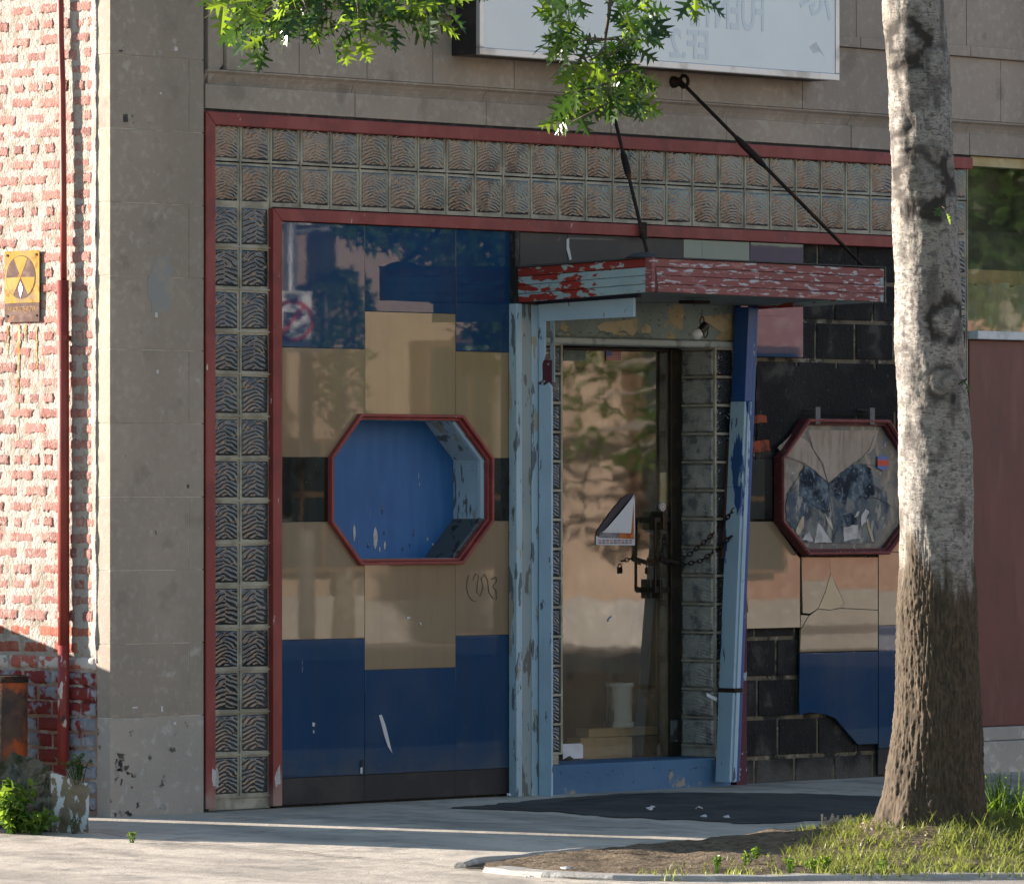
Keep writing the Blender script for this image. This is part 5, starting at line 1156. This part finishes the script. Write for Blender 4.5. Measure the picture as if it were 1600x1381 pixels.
MT['twig'] = M('dark_twig_bark', (.075, .055, .042), .8, [L((.14, .11, .09), 30, .55, .1)], [(60, .5, .004, I1)])
MT['limb'] = M('grey_limb_bark', (.22, .20, .175), .85, [L((.12, .1, .085), 12, .55, .1)], [(40, .6, .01, I1)])
top = D(1420, -150, DT)
# limbs above the frame that carry the hanging twigs
def limb(pts, rad, name='limb', mat='limb'):
    return B().tube(pts, rad, 10).build(name, mat, ST, 0, True)
crown_c = V((TREE.x, TREE.y, 6.6))
limb([top-V((0, 0, .3)), top+V((.02, .0, .6)), top+V((0.1, -.1, 1.5)), top+V((.0, .1, 2.8))], [.135, .12, .09, .03])
tipA, tipB = D(520, -70, 25.8), D(955, -60, 26.0)
limb([top+V((0, 0, .1)), top.lerp(tipB, .35)+V((0, 0, .75)), top.lerp(tipB, .75)+V((0, 0, .55)), tipB, D(952, 20, 26), D(945, 62, 26), D(950, 120, 25.95), D(958, 170, 25.9)], [.06, .04, .022, .012, .008, .007, .005, .003], mat='twig')
limb([top+V((0, 0, .5)), top.lerp(tipA, .3)+V((0, 0, .95)), top.lerp(tipA, .7)+V((0, 0, .7)), tipA+V((0, 0, .12)), D(470, -20, 25.7), D(420, 15, 25.7), D(385, 40, 25.6)], [.06, .045, .028, .016, .009, .006, .003], mat='twig')
limb([top+V((0, 0, .5)), top.lerp(tipA, .3)+V((0, 0, .97)), tipA+V((.3, 0, .12)), D(620, -15, 25.9), D(680, 10, 25.9), D(700, 25, 25.9)], [.03, .03, .016, .009, .006, .003], mat='twig')
for pts in ([(945, 62), (925, 60), (905, 66)], [(945, 62), (968, 62), (985, 75)], [(948, 68), (935, 85), (900, 95)], [(948, 90), (965, 80), (985, 60)], [(950, 120), (985, 110), (1015, 118)], [(952, 130), (915, 140), (885, 150)], [(957, 165), (975, 180), (995, 185)], [(955, 160), (925, 175), (895, 190)], [(400, 30), (390, 60), (405, 95)], [(470, -10), (490, 40), (500, 85)], [(560, -30), (560, 30), (565, 70)], [(430, 10), (440, 12), (520, 15)]):
    limb([D(x, y, 25.85) for x, y in pts], [.005, .004, .002], 'twig', 'twig')
leaf_n = [0]
def add_leaf(p, tip, size, roll, me=None):
    d = tip.normalized(); n = V((rnd.gauss(0, 1), rnd.gauss(0, 1), rnd.gauss(.5, 1))); xx = d.cross(n).normalized(); zz_ = xx.cross(d)
    mw = Matrix(((xx.x, d.x, zz_.x, p.x), (xx.y, d.y, zz_.y, p.y), (xx.z, d.z, zz_.z, p.z), (0, 0, 0, 1))) @ Matrix.Diagonal((size, size, size, 1))
    inst('leaf', me or rnd.choice(LVM), ST, mw); leaf_n[0] += 1
def inside(poly, x, y):
    c = False; j = len(poly)-1
    for i in range(len(poly)):
        if (poly[i][1] > y) != (poly[j][1] > y) and x < (poly[j][0]-poly[i][0])*(y-poly[i][1])/(poly[j][1]-poly[i][1])+poly[i][0]: c = not c
        j = i
    return c
def spray(poly, n, d0, d1, cx, cy, smin=.092, smax=.14):
    xs = [p[0] for p in poly]; ys = [p[1] for p in poly]; k = 0
    while k < n:
        x, y = rnd.uniform(min(xs), max(xs)), rnd.uniform(min(ys), max(ys))
        if not inside(poly, x, y): continue
        k += 1; d = rnd.uniform(d0, d1)
        out = RGT*((x-cx)/140+rnd.gauss(0, .55))+UP*(-(y-cy)/140-.35+rnd.gauss(0, .45))+FWD*rnd.gauss(0, .55)
        add_leaf(D(x, y, d), out, rnd.uniform(smin, smax), 0)
spray([(335, -25), (345, 20), (362, 45), (385, 60), (408, 84), (425, 70), (440, 42), (475, 50), (500, 68), (545, 76), (562, 70), (590, 38), (640, 45), (672, 38), (700, 15), (735, -5), (735, -25)], 142, 25.5, 26.1, 520, -30)
spray([(868, -20), (862, 20), (875, 45), (868, 85), (895, 100), (870, 165), (880, 185), (905, 168), (925, 150), (950, 175), (985, 180), (1002, 160), (1005, 120), (1010, 85), (1012, 40), (1025, 25), (1030, -20), (985, -20), (965, 20), (970, 55), (930, 75), (905, 40), (900, -20)], 142, 25.7, 26.25, 945, 50)
spray([(1045, -25), (1060, 2), (1090, 8), (1105, 2), (1110, -25)], 10, 25.8, 26.1, 1075, -40)
for (x, y) in ((1472, 322), (1478, 332), (1486, 336), (1513, 590), (1508, 597)): add_leaf(D(x, y, DT-.19), RGT*rnd.gauss(0, 1)-UP*.8, .055, 0)
B().tube([D(1466, 318, DT-.13), D(1476, 326, DT-.19), D(1488, 322, DT-.19)], .002, 5).build('twig', 'twig', ST)
def back_leaves(poly, n, d0, d1, seed):
    r = random.Random(seed); b = B(); xs = [p[0] for p in poly]; ys = [p[1] for p in poly]; k = 0
    while k < n:
        x, y = r.uniform(min(xs), max(xs)), r.uniform(min(ys), max(ys))
        if not inside(poly, x, y): continue
        k += 1; p = D(x, y, r.uniform(d0, d1)); dv = (RGT*r.gauss(0, .8)+UP*(-.4+r.gauss(0, .5))+FWD*r.gauss(0, .6)).normalized()
        xx = dv.cross(V((r.gauss(0, 1), r.gauss(0, 1), r.gauss(.5, 1)))).normalized(); zz_ = xx.cross(dv); sz = r.uniform(.09, .135); lf = r.choice(LV)
        b.add([tuple(p+(xx*v[0]+dv*v[1]+zz_*v[2])*sz) for v in lf.v], lf.f)
    return b
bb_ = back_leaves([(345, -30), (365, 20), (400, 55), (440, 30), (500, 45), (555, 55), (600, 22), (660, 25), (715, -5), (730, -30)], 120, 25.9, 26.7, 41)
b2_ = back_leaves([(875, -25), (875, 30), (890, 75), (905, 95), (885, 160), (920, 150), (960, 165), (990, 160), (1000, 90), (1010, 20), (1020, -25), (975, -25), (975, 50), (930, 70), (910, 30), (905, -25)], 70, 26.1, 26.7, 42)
bb_.add(b2_.v, b2_.f); bb_.build('foliage', 'oak_shade', ST, kind='stuff')
def leaf_mass(centres, n, seed, size, zlo=None, keep=None):
    r = random.Random(seed); vs = []; fs = []
    sh = [(0, 0, 0), (.20, .28, .05), (.10, .42, .02), (.36, .62, .06), (.13, .72, 0), (0, 1.05, -.1), (-.13, .72, 0), (-.36, .62, .06), (-.10, .42, .02), (-.20, .28, .05)]
    for _ in range(n):
        c, R = r.choice(centres); d = V((r.gauss(0, 1), r.gauss(0, 1), r.gauss(0, .8))).normalized()*R*(r.random()**.4)
        p = V(c)+d
        if keep and not keep(p): continue
        y = V((r.gauss(0, 1), r.gauss(0, 1), r.gauss(-.4, .6))).normalized(); x = y.cross(V((r.gauss(0, 1), r.gauss(0, 1), r.gauss(0, 1)))).normalized(); zv = x.cross(y); s_ = size*r.uniform(.7, 1.2); k = len(vs)
        for (a, b_, c_) in sh: vs.append(tuple(p+(x*a+y*b_+zv*c_)*s_))
        fs += [(k, k+1, k+2), (k, k+2, k+8), (k, k+8, k+9), (k+2, k+3, k+4), (k+2, k+4, k+6, k+8), (k+6, k+7, k+8), (k+4, k+5, k+6)]
    b = B(); b.v = vs; b.f = fs; return b
def above_frame(p):     # the crown stays above the top of the picture
    q = p-CAM; d = q.dot(FWD); return HZ-q.z/d*FPX < -45
cc = []
for i in range(16):
    a = rnd.uniform(0, 2*pi); r_ = rnd.uniform(.5, 2.4); cc.append(((TREE.x+r_*cos(a)*.9-.3, TREE.y-.6+r_*sin(a)*.8, rnd.uniform(5.0, 8.6)), rnd.uniform(.5, .95)))
cc += [(tuple(tipA+V((.5, 0, .55))), .55), (tuple(tipB+V((0, 0, .5))), .5), (tuple(top.lerp(tipA, .6)+V((0, 0, .9))), .6)]
leaf_mass(cc, 4200, 5, .13, keep=above_frame).build('crown', 'oak', ST, kind='stuff')

# ================================================================== WEEDS AND GRASS
def blades(spots, seed, mat='grass'):
    r = random.Random(seed); b = B()
    for (p, h, wd, lean) in spots:
        d = V((r.gauss(0, 1), r.gauss(0, 1), 0)).normalized(); s_ = V((-d.y, d.x, 0)); n = 4; k = len(b.v)
        for i in range(n+1):
            t = i/n; c = p+d*lean*h*t*t+V((0, 0, h*(t-.25*lean*t*t))); ww = wd*(1-t)**.7+.0004
            b.v += [tuple(c-s_*ww), tuple(c+s_*ww)]
        for i in range(n): b.f.append((k+2*i, k+2*i+1, k+2*i+3, k+2*i+2))
    return b
def soil_z(p):
    return ground_z(p.y)+.012+pit_height(p.x, p.y)
sp_ = []
def scatter(poly, n, h0, h1, w0=.002, w1=.004, bunch=1):
    xs = [p[0] for p in poly]; ys = [p[1] for p in poly]; k = 0
    while k < n:
        x, y = rnd.uniform(min(xs), max(xs)), rnd.uniform(min(ys), max(ys))
        if not inside(poly, x, y): continue
        g = G(x, y, .03); k += bunch
        for _ in range(bunch):
            p = g+V((rnd.gauss(0, .02), rnd.gauss(0, .02), 0)); p.z = soil_z(p)-.01
            sp_.append((p, rnd.uniform(h0, h1), rnd.uniform(w0, w1), rnd.uniform(.2, 1.2)))
scatter([(1240, 1330), (1330, 1306), (1420, 1302), (1600, 1285), (1720, 1290), (1750, 1360), (1600, 1362), (1300, 1363), (1230, 1350)], 8000, .025, .075, bunch=6)
scatter([(1400, 1308), (1500, 1290), (1620, 1280), (1700, 1300), (1600, 1330), (1450, 1326)], 2600, .05, .11, bunch=6)
scatter([(1480, 1300), (1640, 1285), (1700, 1320), (1560, 1345), (1470, 1335)], 1400, .05, .13, bunch=6)
scatter([(1420, 1300), (1545, 1292), (1560, 1300), (1430, 1312)], 300, .08, .17, .003, .005, bunch=5)
scatter([(1000, 1355), (1240, 1330), (1300, 1362), (1010, 1366)], 260, .02, .06, bunch=5)
scatter([(1230, 1308), (1330, 1296), (1370, 1296), (1330, 1306)], 300, .02, .06, bunch=5)
blades(sp_, 2).build('grass', 'grass', kind='stuff')
def weed(name, label, base, h, spread, nst, leafsize, seed, mat='weed', lv=9, group=None, tall=0):
    r = random.Random(seed); base = V(base); t = empty(name, base, label, 'plant', group); st_ = B(); lf = B()
    sh = [(0, 0, 0), (.28, .35, .05), (.24, .7, .03), (0, 1.05, -.1), (-.24, .7, .03), (-.28, .35, .05)]
    for i in range(nst):
        a = r.uniform(0, 2*pi); q = V((cos(a), sin(a), 0))*r.uniform(0, spread); hh = h*r.uniform(.5, 1); tip = base+q+V((0, 0, hh)); root = base+q*.25
        mid = root.lerp(tip, .55)+V((r.gauss(0, .01), r.gauss(0, .01), .02)); st_.tube([root-V((0, 0, .02)), mid, tip], [.0028, .002, .001], 5)
        for k in range(lv):
            f_ = r.uniform(.15, 1); p = root.lerp(mid, f_*2) if f_ < .5 else mid.lerp(tip, f_*2-1)
            y = V((r.gauss(0, 1), r.gauss(0, 1), r.gauss(.25, .5))).normalized(); x = y.cross(V((r.gauss(0, .6), r.gauss(0, .6), 1))).normalized(); zv = x.cross(y); s_ = leafsize*r.uniform(.6, 1.2)
            lf.add([tuple(p+(x*a_+y*b_+zv*c_)*s_) for a_, b_, c_ in sh], [(0, 1, 2, 3), (0, 3, 4, 5)])
    st_.build('stems', mat, t); lf.build('leaves', mat, t); return t
g0 = G(18, 1302); weed('leafy_weed', 'bushy bright green weed in the sun before the rusty bollard', g0, .25, .12, 34, .05, 3, lv=14)
g1 = G(52, 1303); weed('leafy_weed', 'low green weed sprawling at the foot of the concrete block', g1, .10, .10, 26, .035, 4, lv=10)
g1 = G(110, 1302); weed('leafy_weed', 'small dark weed growing up the painted face of the block', g1+V((.0, -.02, 0)), .10, .02, 4, .016, 14, 'weed_dark', lv=8)
gt = q1+up*(h1-.03)+V((-.01, .06, 0)); weed('leafy_weed', 'thin weed sprouting on top of the concrete block', gt, .12, .12, 14, .025, 5, 'weed_dark', lv=9)
gt2 = G(206, 1316); weed('leafy_weed', 'single tiny weed in the pavement crack in the sun', gt2, .055, .012, 6, .016, 6, lv=7)
pw = empty('strap_leaf_weed', G(247, 1268), 'dark strap leaved weed at the foot of the stone pier', 'plant')
for (tx, ty) in ((233, 1229), (268, 1241), (287, 1248), (262, 1238), (240, 1252)):
    a = G(247, 1268)+V((0, 0, -.01)); t = P(tx, ty, a.y-.03+rnd.uniform(-.03, .03)); m = a.lerp(t, .55)+V((0, 0, .03)); b = B(); vs = []
    side = (t-a).cross(FWD).normalized()
    for i in range(9):
        f_ = i/8; c = a*(1-f_)**2+m*2*f_*(1-f_)+t*f_*f_; ww = .010*sin(pi*min(.98, .15+f_*.85)); vs += [tuple(c-side*ww), tuple(c+side*ww+FWD*.004)]
    b.add(vs, [(2*i, 2*i+1, 2*i+3, 2*i+2) for i in range(8)]); b.build('blade', 'weed_dark', pw)
for i, (x, y, h, n, lab) in enumerate(((1564, 1312, .42, 60, 'tall bushy grass weed right behind the tree trunk'), (1608, 1314, .34, 46, 'tall green weed at the right edge of the tree pit'))):
    g_ = G(x, y, .03); t_ = empty('tall_weed', g_, lab, 'plant'); r = random.Random(60+i)
    blades([(V((g_.x+r.gauss(0, .075), g_.y+r.gauss(0, .075), g_.z-.02)), h*r.uniform(.35, 1), r.uniform(.0025, .006), r.uniform(.15, .9)) for _ in range(n*4)], 61+i, 'weed').build('blades', 'weed', t_, kind='stuff')
    w_ = weed('tall_weed', lab, g_, h*.75, .10, n//2, .018, 30+i, lv=10)
    for c_ in list(w_.children): c_.parent = t_; c_.matrix_parent_inverse = W[t_.name].inverted()
    bpy.data.objects.remove(w_)
for i, (x, y, lab) in enumerate(((1120, 1360, 'small leafy weed at the left end of the soil'), (1165, 1352, 'small weed with pale tips in the sunlit soil'), (1182, 1345, 'thin upright weed in the middle of the bare soil'), (1235, 1362, 'leafy weed near the kerb below the grass shadow'), (1272, 1360, 'small weed by the kerb right of the bare soil'), (1290, 1362, 'short weed beside the grass edge at the kerb'), (1352, 1294, 'small weed close to the left root of the tree'), (1380, 1363, 'grassy weed at the kerb below the trunk'))):
    weed('soil_weed', lab, G(x, y, .02), rnd.uniform(.05, .085), .03, 7, .02, 50+i, lv=7, group='weeds in the tree pit')
ds = empty('dried_stalks', G(1300, 1302), 'bleached dry grass stump at the edge of the tree pit', 'plant'); b = B()
for i in range(26):
    r0_ = G(1300+rnd.gauss(0, 10), 1304+rnd.gauss(0, 1.5)); t = r0_+V((rnd.gauss(0, .02), rnd.gauss(0, .02), rnd.uniform(.05, .10))); b.tube([r0_, r0_.lerp(t, .6)+V((rnd.gauss(0, .006), 0, 0)), t], [.004, .005, .006], 5)
b.build('stalks', 'dry', ds, kind='stuff'); b = B(); q = G(1322, 1306); b.tube([q, q+V((.005, 0, .05)), q+V((.02, -.01, .075)), q+V((.012, -.01, .08))], [.004, .005, .005, .004], 6)
b.build('bent_stalk', 'dry', ds)
# litter
for i, (x, y, s_, mt, lab) in enumerate(((1015, 1264, .02, 'litter', 'small pale scrap on the asphalt patch near the door step'), (1092, 1263, .02, 'litter', 'pale scrap in the middle of the asphalt patch'), (1136, 1277, .018, 'litter', 'flat pale scrap on the front of the asphalt patch'), (1100, 1276, .018, 'litter', 'left of the two flat scraps on the asphalt patch'), (963, 1230, .02, 'litter', 'crumpled white scrap at the foot of the door step'), (885, 1357, .035, 'litter', 'white paper scrap lying on the sunlit bare soil'), (826, 1371, .02, 'litter', 'small white scrap on the kerb'), (795, 1242, .014, 'litter', 'tiny white scrap by the pilaster foot'), (1525, 1320, .02, 'blue_litter', 'blue plastic scrap in the grass below the trunk'), (1458, 1335, .02, 'litter', 'pale scrap in the shaded grass'), (1318, 1346, .016, 'litter', 'white pebble like scrap in the weeds by the kerb'), (1020, 1262, .012, 'litter', 'tiny chip beside the scrap near the door step'))):
    g = G(x, y, .012); b = B()
    ang = rnd.uniform(0, 6.28); n = 6
    ring = [g+V((cos(ang+2*pi*k/n)*s_*rnd.uniform(.6, 1.2), sin(ang+2*pi*k/n)*s_*rnd.uniform(.6, 1.2), rnd.uniform(0, .014))) for k in range(n)]
    b.add([tuple(g+V((0, 0, .012)))]+[tuple(p) for p in ring]+[tuple(p-V((0, 0, .004))) for p in ring], [(0, 1+k, 1+(k+1) % n) for k in range(n)]+[(1+k, 1+n+k, 1+n+(k+1) % n, 1+(k+1) % n) for k in range(n)])
    tag(b.build('litter_scrap', mt), lab, 'litter', 'litter on the pavement')
# dead leaves and chips round the trunk foot
b = B(); r = random.Random(9)
for i in range(260):
    a = r.uniform(pi*.9, 2.1*pi); rr = .20+abs(r.gauss(0, .16)); p = V((TREE.x, TREE.y, 0))+RGT*(rr*cos(a)-.02)+FWD*(rr*sin(a)); p.z = soil_z(p)+.004
    x = V((r.gauss(0, 1), r.gauss(0, 1), r.gauss(0, .35))).normalized(); y = x.cross(V((0, 0, 1))).normalized(); s_ = r.uniform(.008, .026)
    b.add([tuple(p-x*s_), tuple(p+y*s_*.4+V((0, 0, .006))), tuple(p+x*s_), tuple(p-y*s_*.4)], [(0, 1, 2, 3)])
b.build('bark_chips', 'dry', kind='stuff')

# ================================================================== BEYOND THE FRAME: what the glass reflects and what shades the wall foot
def shade_bin(x0, x1, y0, y1, h, lab):  # invented bins out of view, added for the shadow they cast
    t = empty('added_shade_bin', ((x0+x1)/2, (y0+y1)/2, 0), lab, 'bin', 'unseen bins added to shade the wall foot')
    i = .05; b = B(); b.hexa([(x0+i, y0+i, .1), (x1-i, y0+i, .1), (x1-i, y1-i, .1), (x0+i, y1-i, .1)], [(x0, y0, h-.09), (x1, y0, h-.09), (x1, y1, h-.09), (x0, y1, h-.09)]); b.build('bin_body', 'dumpster', t, .015)
    b = B(); b.prism_x([(y0-.03, h-.088), (y1+.03, h-.088), (y1+.03, h-.03), ((y0+y1)/2, h), (y0-.03, h-.03)], x0-.03, x1+.03); b.build('lid', 'rubber', t, .012)
    B().tube([(x0+.1, y1+.06, h-.1), (x1-.1, y1+.06, h-.1)], .016, 10).build('handle', 'rubber', t)
    for x in (x0+.06, x1-.06): B().tube([(x-.025, y1-.08, .1), (x+.025, y1-.08, .1)], .10, 16).build('wheel', 'rubber', t)
shade_bin(-.90, -.08, 1.62, 2.30, 1.13, 'smaller dark green bin, unseen, added against the side wall to shade its foot')
shade_bin(-1.98, -1.05, .98, 1.60, 1.23, 'larger dark green bin, unseen, added off the side wall to shade the pavement')
OB = empty('opposite_building', (30, -26, 0), 'tan stucco building across the street seen reflected in the shop glass', 'building')
XSP = P(905, 766, 2*YP+24.8).x
B().box(4, XSP, -34, -25, 0, 9).build('wall', 'stucco', OB); B().box(3.8, XSP+.2, -34.2, -24.8, 9.01, 9.5).build('cornice', 'white', OB)
B().box(4.0, XSP, -24.99, -24.85, .0, .45).build('plinth', 'kerb', OB)
LB = empty('low_brick_building', (XSP+20, -26, 0), 'low rose brick building across the street seen reflected right of the door', 'building')
B().box(XSP+.25, 95, -36, -25.02, 0, 3.9).build('wall', 'far_brick', LB); B().box(XSP+.22, 95.1, -36.1, -24.9, 3.91, 4.15).build('coping', 'brown_trim', LB); B().box(XSP+.26, 95, -25.015, -24.9, 0, .4).build('plinth', 'kerb', LB)
for i in range(16):
    x = 7+i*4.1
    for z in (1.0, 5.4):
        par = OB if x+1.7 < XSP-.2 else LB
        if x < XSP+.3 and par is LB or (par is LB and z > 3): continue
        wn = B().box(x, x+1.7, -24.96, -24.74, z, z+2.2).build('window', 'brown_trim', par); B().box(x+.08, x+.82, -24.735, -24.72, z+.08, z+1.05).box(x+.88, x+1.62, -24.735, -24.72, z+.08, z+1.05).box(x+.08, x+.82, -24.735, -24.72, z+1.12, z+2.12).box(x+.88, x+1.62, -24.735, -24.72, z+1.12, z+2.12).build('pane', 'far_glass', wn)
B().box(3.9, XSP+.1, -24.98, -24.80, 4.3, 4.6).build('string_course', 'white', OB)
for px in (478, 785, 1188):
    x = P(px, 766, 2*YP+24.7).x
    wn = B().box(x-.75, x+.75, -24.72, -24.70, .7, 2.1).build('window', 'brown_trim', OB if x < XSP else LB); B().box(x-.70, x-.03, -24.69, -24.68, .75, 1.36).box(x+.03, x+.70, -24.69, -24.68, .75, 1.36).box(x-.70, x-.03, -24.69, -24.68, 1.42, 2.05).box(x+.03, x+.70, -24.69, -24.68, 1.42, 2.05).build('pane', 'far_glass', wn)
# traffic pole with a turn-ban plate (its mirror image shows in the top left panel)
def mirrored(px, py, dist):      # a point whose reflection in the shop-front glass (y = YP) appears at this pixel
    p = D(px, py, dist); return V((p.x, 2*YP-p.y, p.z))
tp = mirrored(453, 400, 62)
TP = empty('traffic_pole', (tp.x, tp.y, -.15), 'grey traffic pole with a short arm across the street', 'pole')
B().tube([(tp.x, tp.y, -.15), (tp.x, tp.y, 6.5)], [.085, .06], 14).build('pole', 'galv', TP, 0, True); a_ = mirrored(560, 300, 62); B().tube([(tp.x, tp.y, 4.1), (tp.x+.35, tp.y+.3, 4.15), (tp.x+.9, tp.y+.8, 4.45)], .035, 10).build('arm', 'galv', TP, 0, True)
c_ = V((tp.x+.95, tp.y+.85, 4.5)); B().box(c_.x-.16, c_.x+.16, c_.y-.13, c_.y+.13, c_.z-.1, c_.z+.75).build('signal_head', 'dumpster', TP, .02)
ps = mirrored(463, 500, 61.5); TS = empty('turn_ban_sign', (ps.x, ps.y, ps.z-.31), 'white no turn plate with red ring on the traffic pole', 'sign')
nn_ = V((-RGT.y*0-FWD.x, FWD.y, 0)).normalized(); rr = V((RGT.x, -RGT.y, 0))
def on_sign(u, v, k): return ps+rr*u+UP*v+nn_*k
def plate(name, pts, mat, k):
    n = len(pts); b = B(); b.add([on_sign(u, v, k) for u, v in pts]+[on_sign(u, v, k-.004) for u, v in pts], [tuple(range(n)), tuple(range(2*n-1, n-1, -1))]+[(i, (i+1) % n, n+(i+1) % n, n+i) for i in range(n)]); return b.build(name, mat, TS)
plate('sheet', [(-.24, -.29), (.15, -.29), (.15, .29), (-.24, .29)], 'sign_white', 0)
n = 36; b = B(); vs = []
for i in range(n):
    a = 2*pi*i/n
    for R_ in (.215, .175): vs.append(on_sign(-.04+cos(a)*R_, -.01+sin(a)*R_, .004))
b.add(vs, [(2*i, 2*i+1, (2*i+3) % (2*n), (2*i+2) % (2*n)) for i in range(n)]); b.build('ring', 'sticker_red', TS)
plate('arrow', [(-.12, -.14), (-.07, -.14), (-.07, .03), (.0, .03), (.0, -.02), (.09, .055), (.0, .13), (.0, .08), (-.12, .08)], 'print_dark', .008); plate('slash', [(-.17, -.14), (-.14, -.165), (.09, .12), (.06, .145)], 'sticker_red', .012)
def mirrored_door(px, py, dist):
    p = D(px, py, dist); nrm = V((-sin(AJ), -cos(AJ), 0)); o_ = V((gx1, DY, 0)); return p-nrm*(2*(p-o_).dot(nrm))
def far_tree(lab, trunk_px, dist, h, spots, n, size, seed, mirrored=mirrored):
    """a tree whose mirror image shows in the glass: spots = (pixel x, pixel y, radius in metres) of its leaf clumps"""
    base = mirrored(trunk_px, 700, dist); x, y = base.x, base.y
    t = empty('street_tree', (x, y, -.15), lab, 'tree', 'trees reflected in the glass'); r = random.Random(seed)
    B().tube([(x, y, -.2), (x+.05, y, h*.4), (x, y+.1, h*.8)], [.13, .09, .03], 10).build('trunk', 'limb', t, 0, True)
    cs = [(tuple(mirrored(px, py, dist+r.uniform(-.5, .5))), R) for px, py, R in spots]
    for c, R in cs: B().tube([(x+.02, y+.05, min(h*.7, c[2]+.2)), c], [.03, .008], 6).build('limb', 'limb', t)
    leaf_mass(cs, n, seed, size).build('crown', 'oak_far', t, kind='stuff')
far_tree('tree across the street with drooping boughs, mirrored in the door glass', 1075, 58, 5.5, [(895, 585, .22), (925, 625, .26), (965, 590, .28), (990, 640, .22), (1025, 665, .16), (960, 705, .24), (905, 680, .22), (1000, 710, .16), (1025, 600, .2), (1000, 560, .25), (930, 555, .2), (1090, 600, .5), (1130, 520, .6), (1080, 450, .7)], 400, .14, 11, mirrored_door)
far_tree('slender pointed tree across the street, mirrored in the leftmost blue panel', 508, 65, 3.2, [(508, 440, .10), (507, 465, .17), (509, 500, .25), (505, 540, .32), (506, 600, .36)], 480, .12, 12)
far_tree('second pointed tree across the street, mirrored beside the first', 541, 65.5, 3.2, [(541, 430, .10), (541, 460, .17), (542, 500, .24), (545, 540, .32), (542, 600, .36)], 480, .12, 16)
far_tree('dense tree across the street, mirrored at the top of the right blue panel', 800, 56, 7, [(660, 345, .5), (720, 330, .6), (770, 360, .45), (700, 380, .3), (790, 400, .35), (760, 300, .8), (840, 330, .8), (565, 335, .25), (600, 315, .35), (800, 480, .3), (780, 530, .35)], 2400, .17, 13)
far_tree('large dark tree across the street, mirrored in the neighbouring window', 1580, 52, 8, [(1540, 300, .5), (1590, 280, .6), (1560, 350, .5), (1610, 370, .5), (1530, 410, .4), (1580, 420, .45), (1540, 250, .6), (1620, 300, .6), (1600, 230, .8), (1500, 280, .5), (1570, 470, .3)], 3000, .17, 17)
print('bricks', nb, 'leaves', leaf_n[0], 'objects', len(bpy.data.objects))
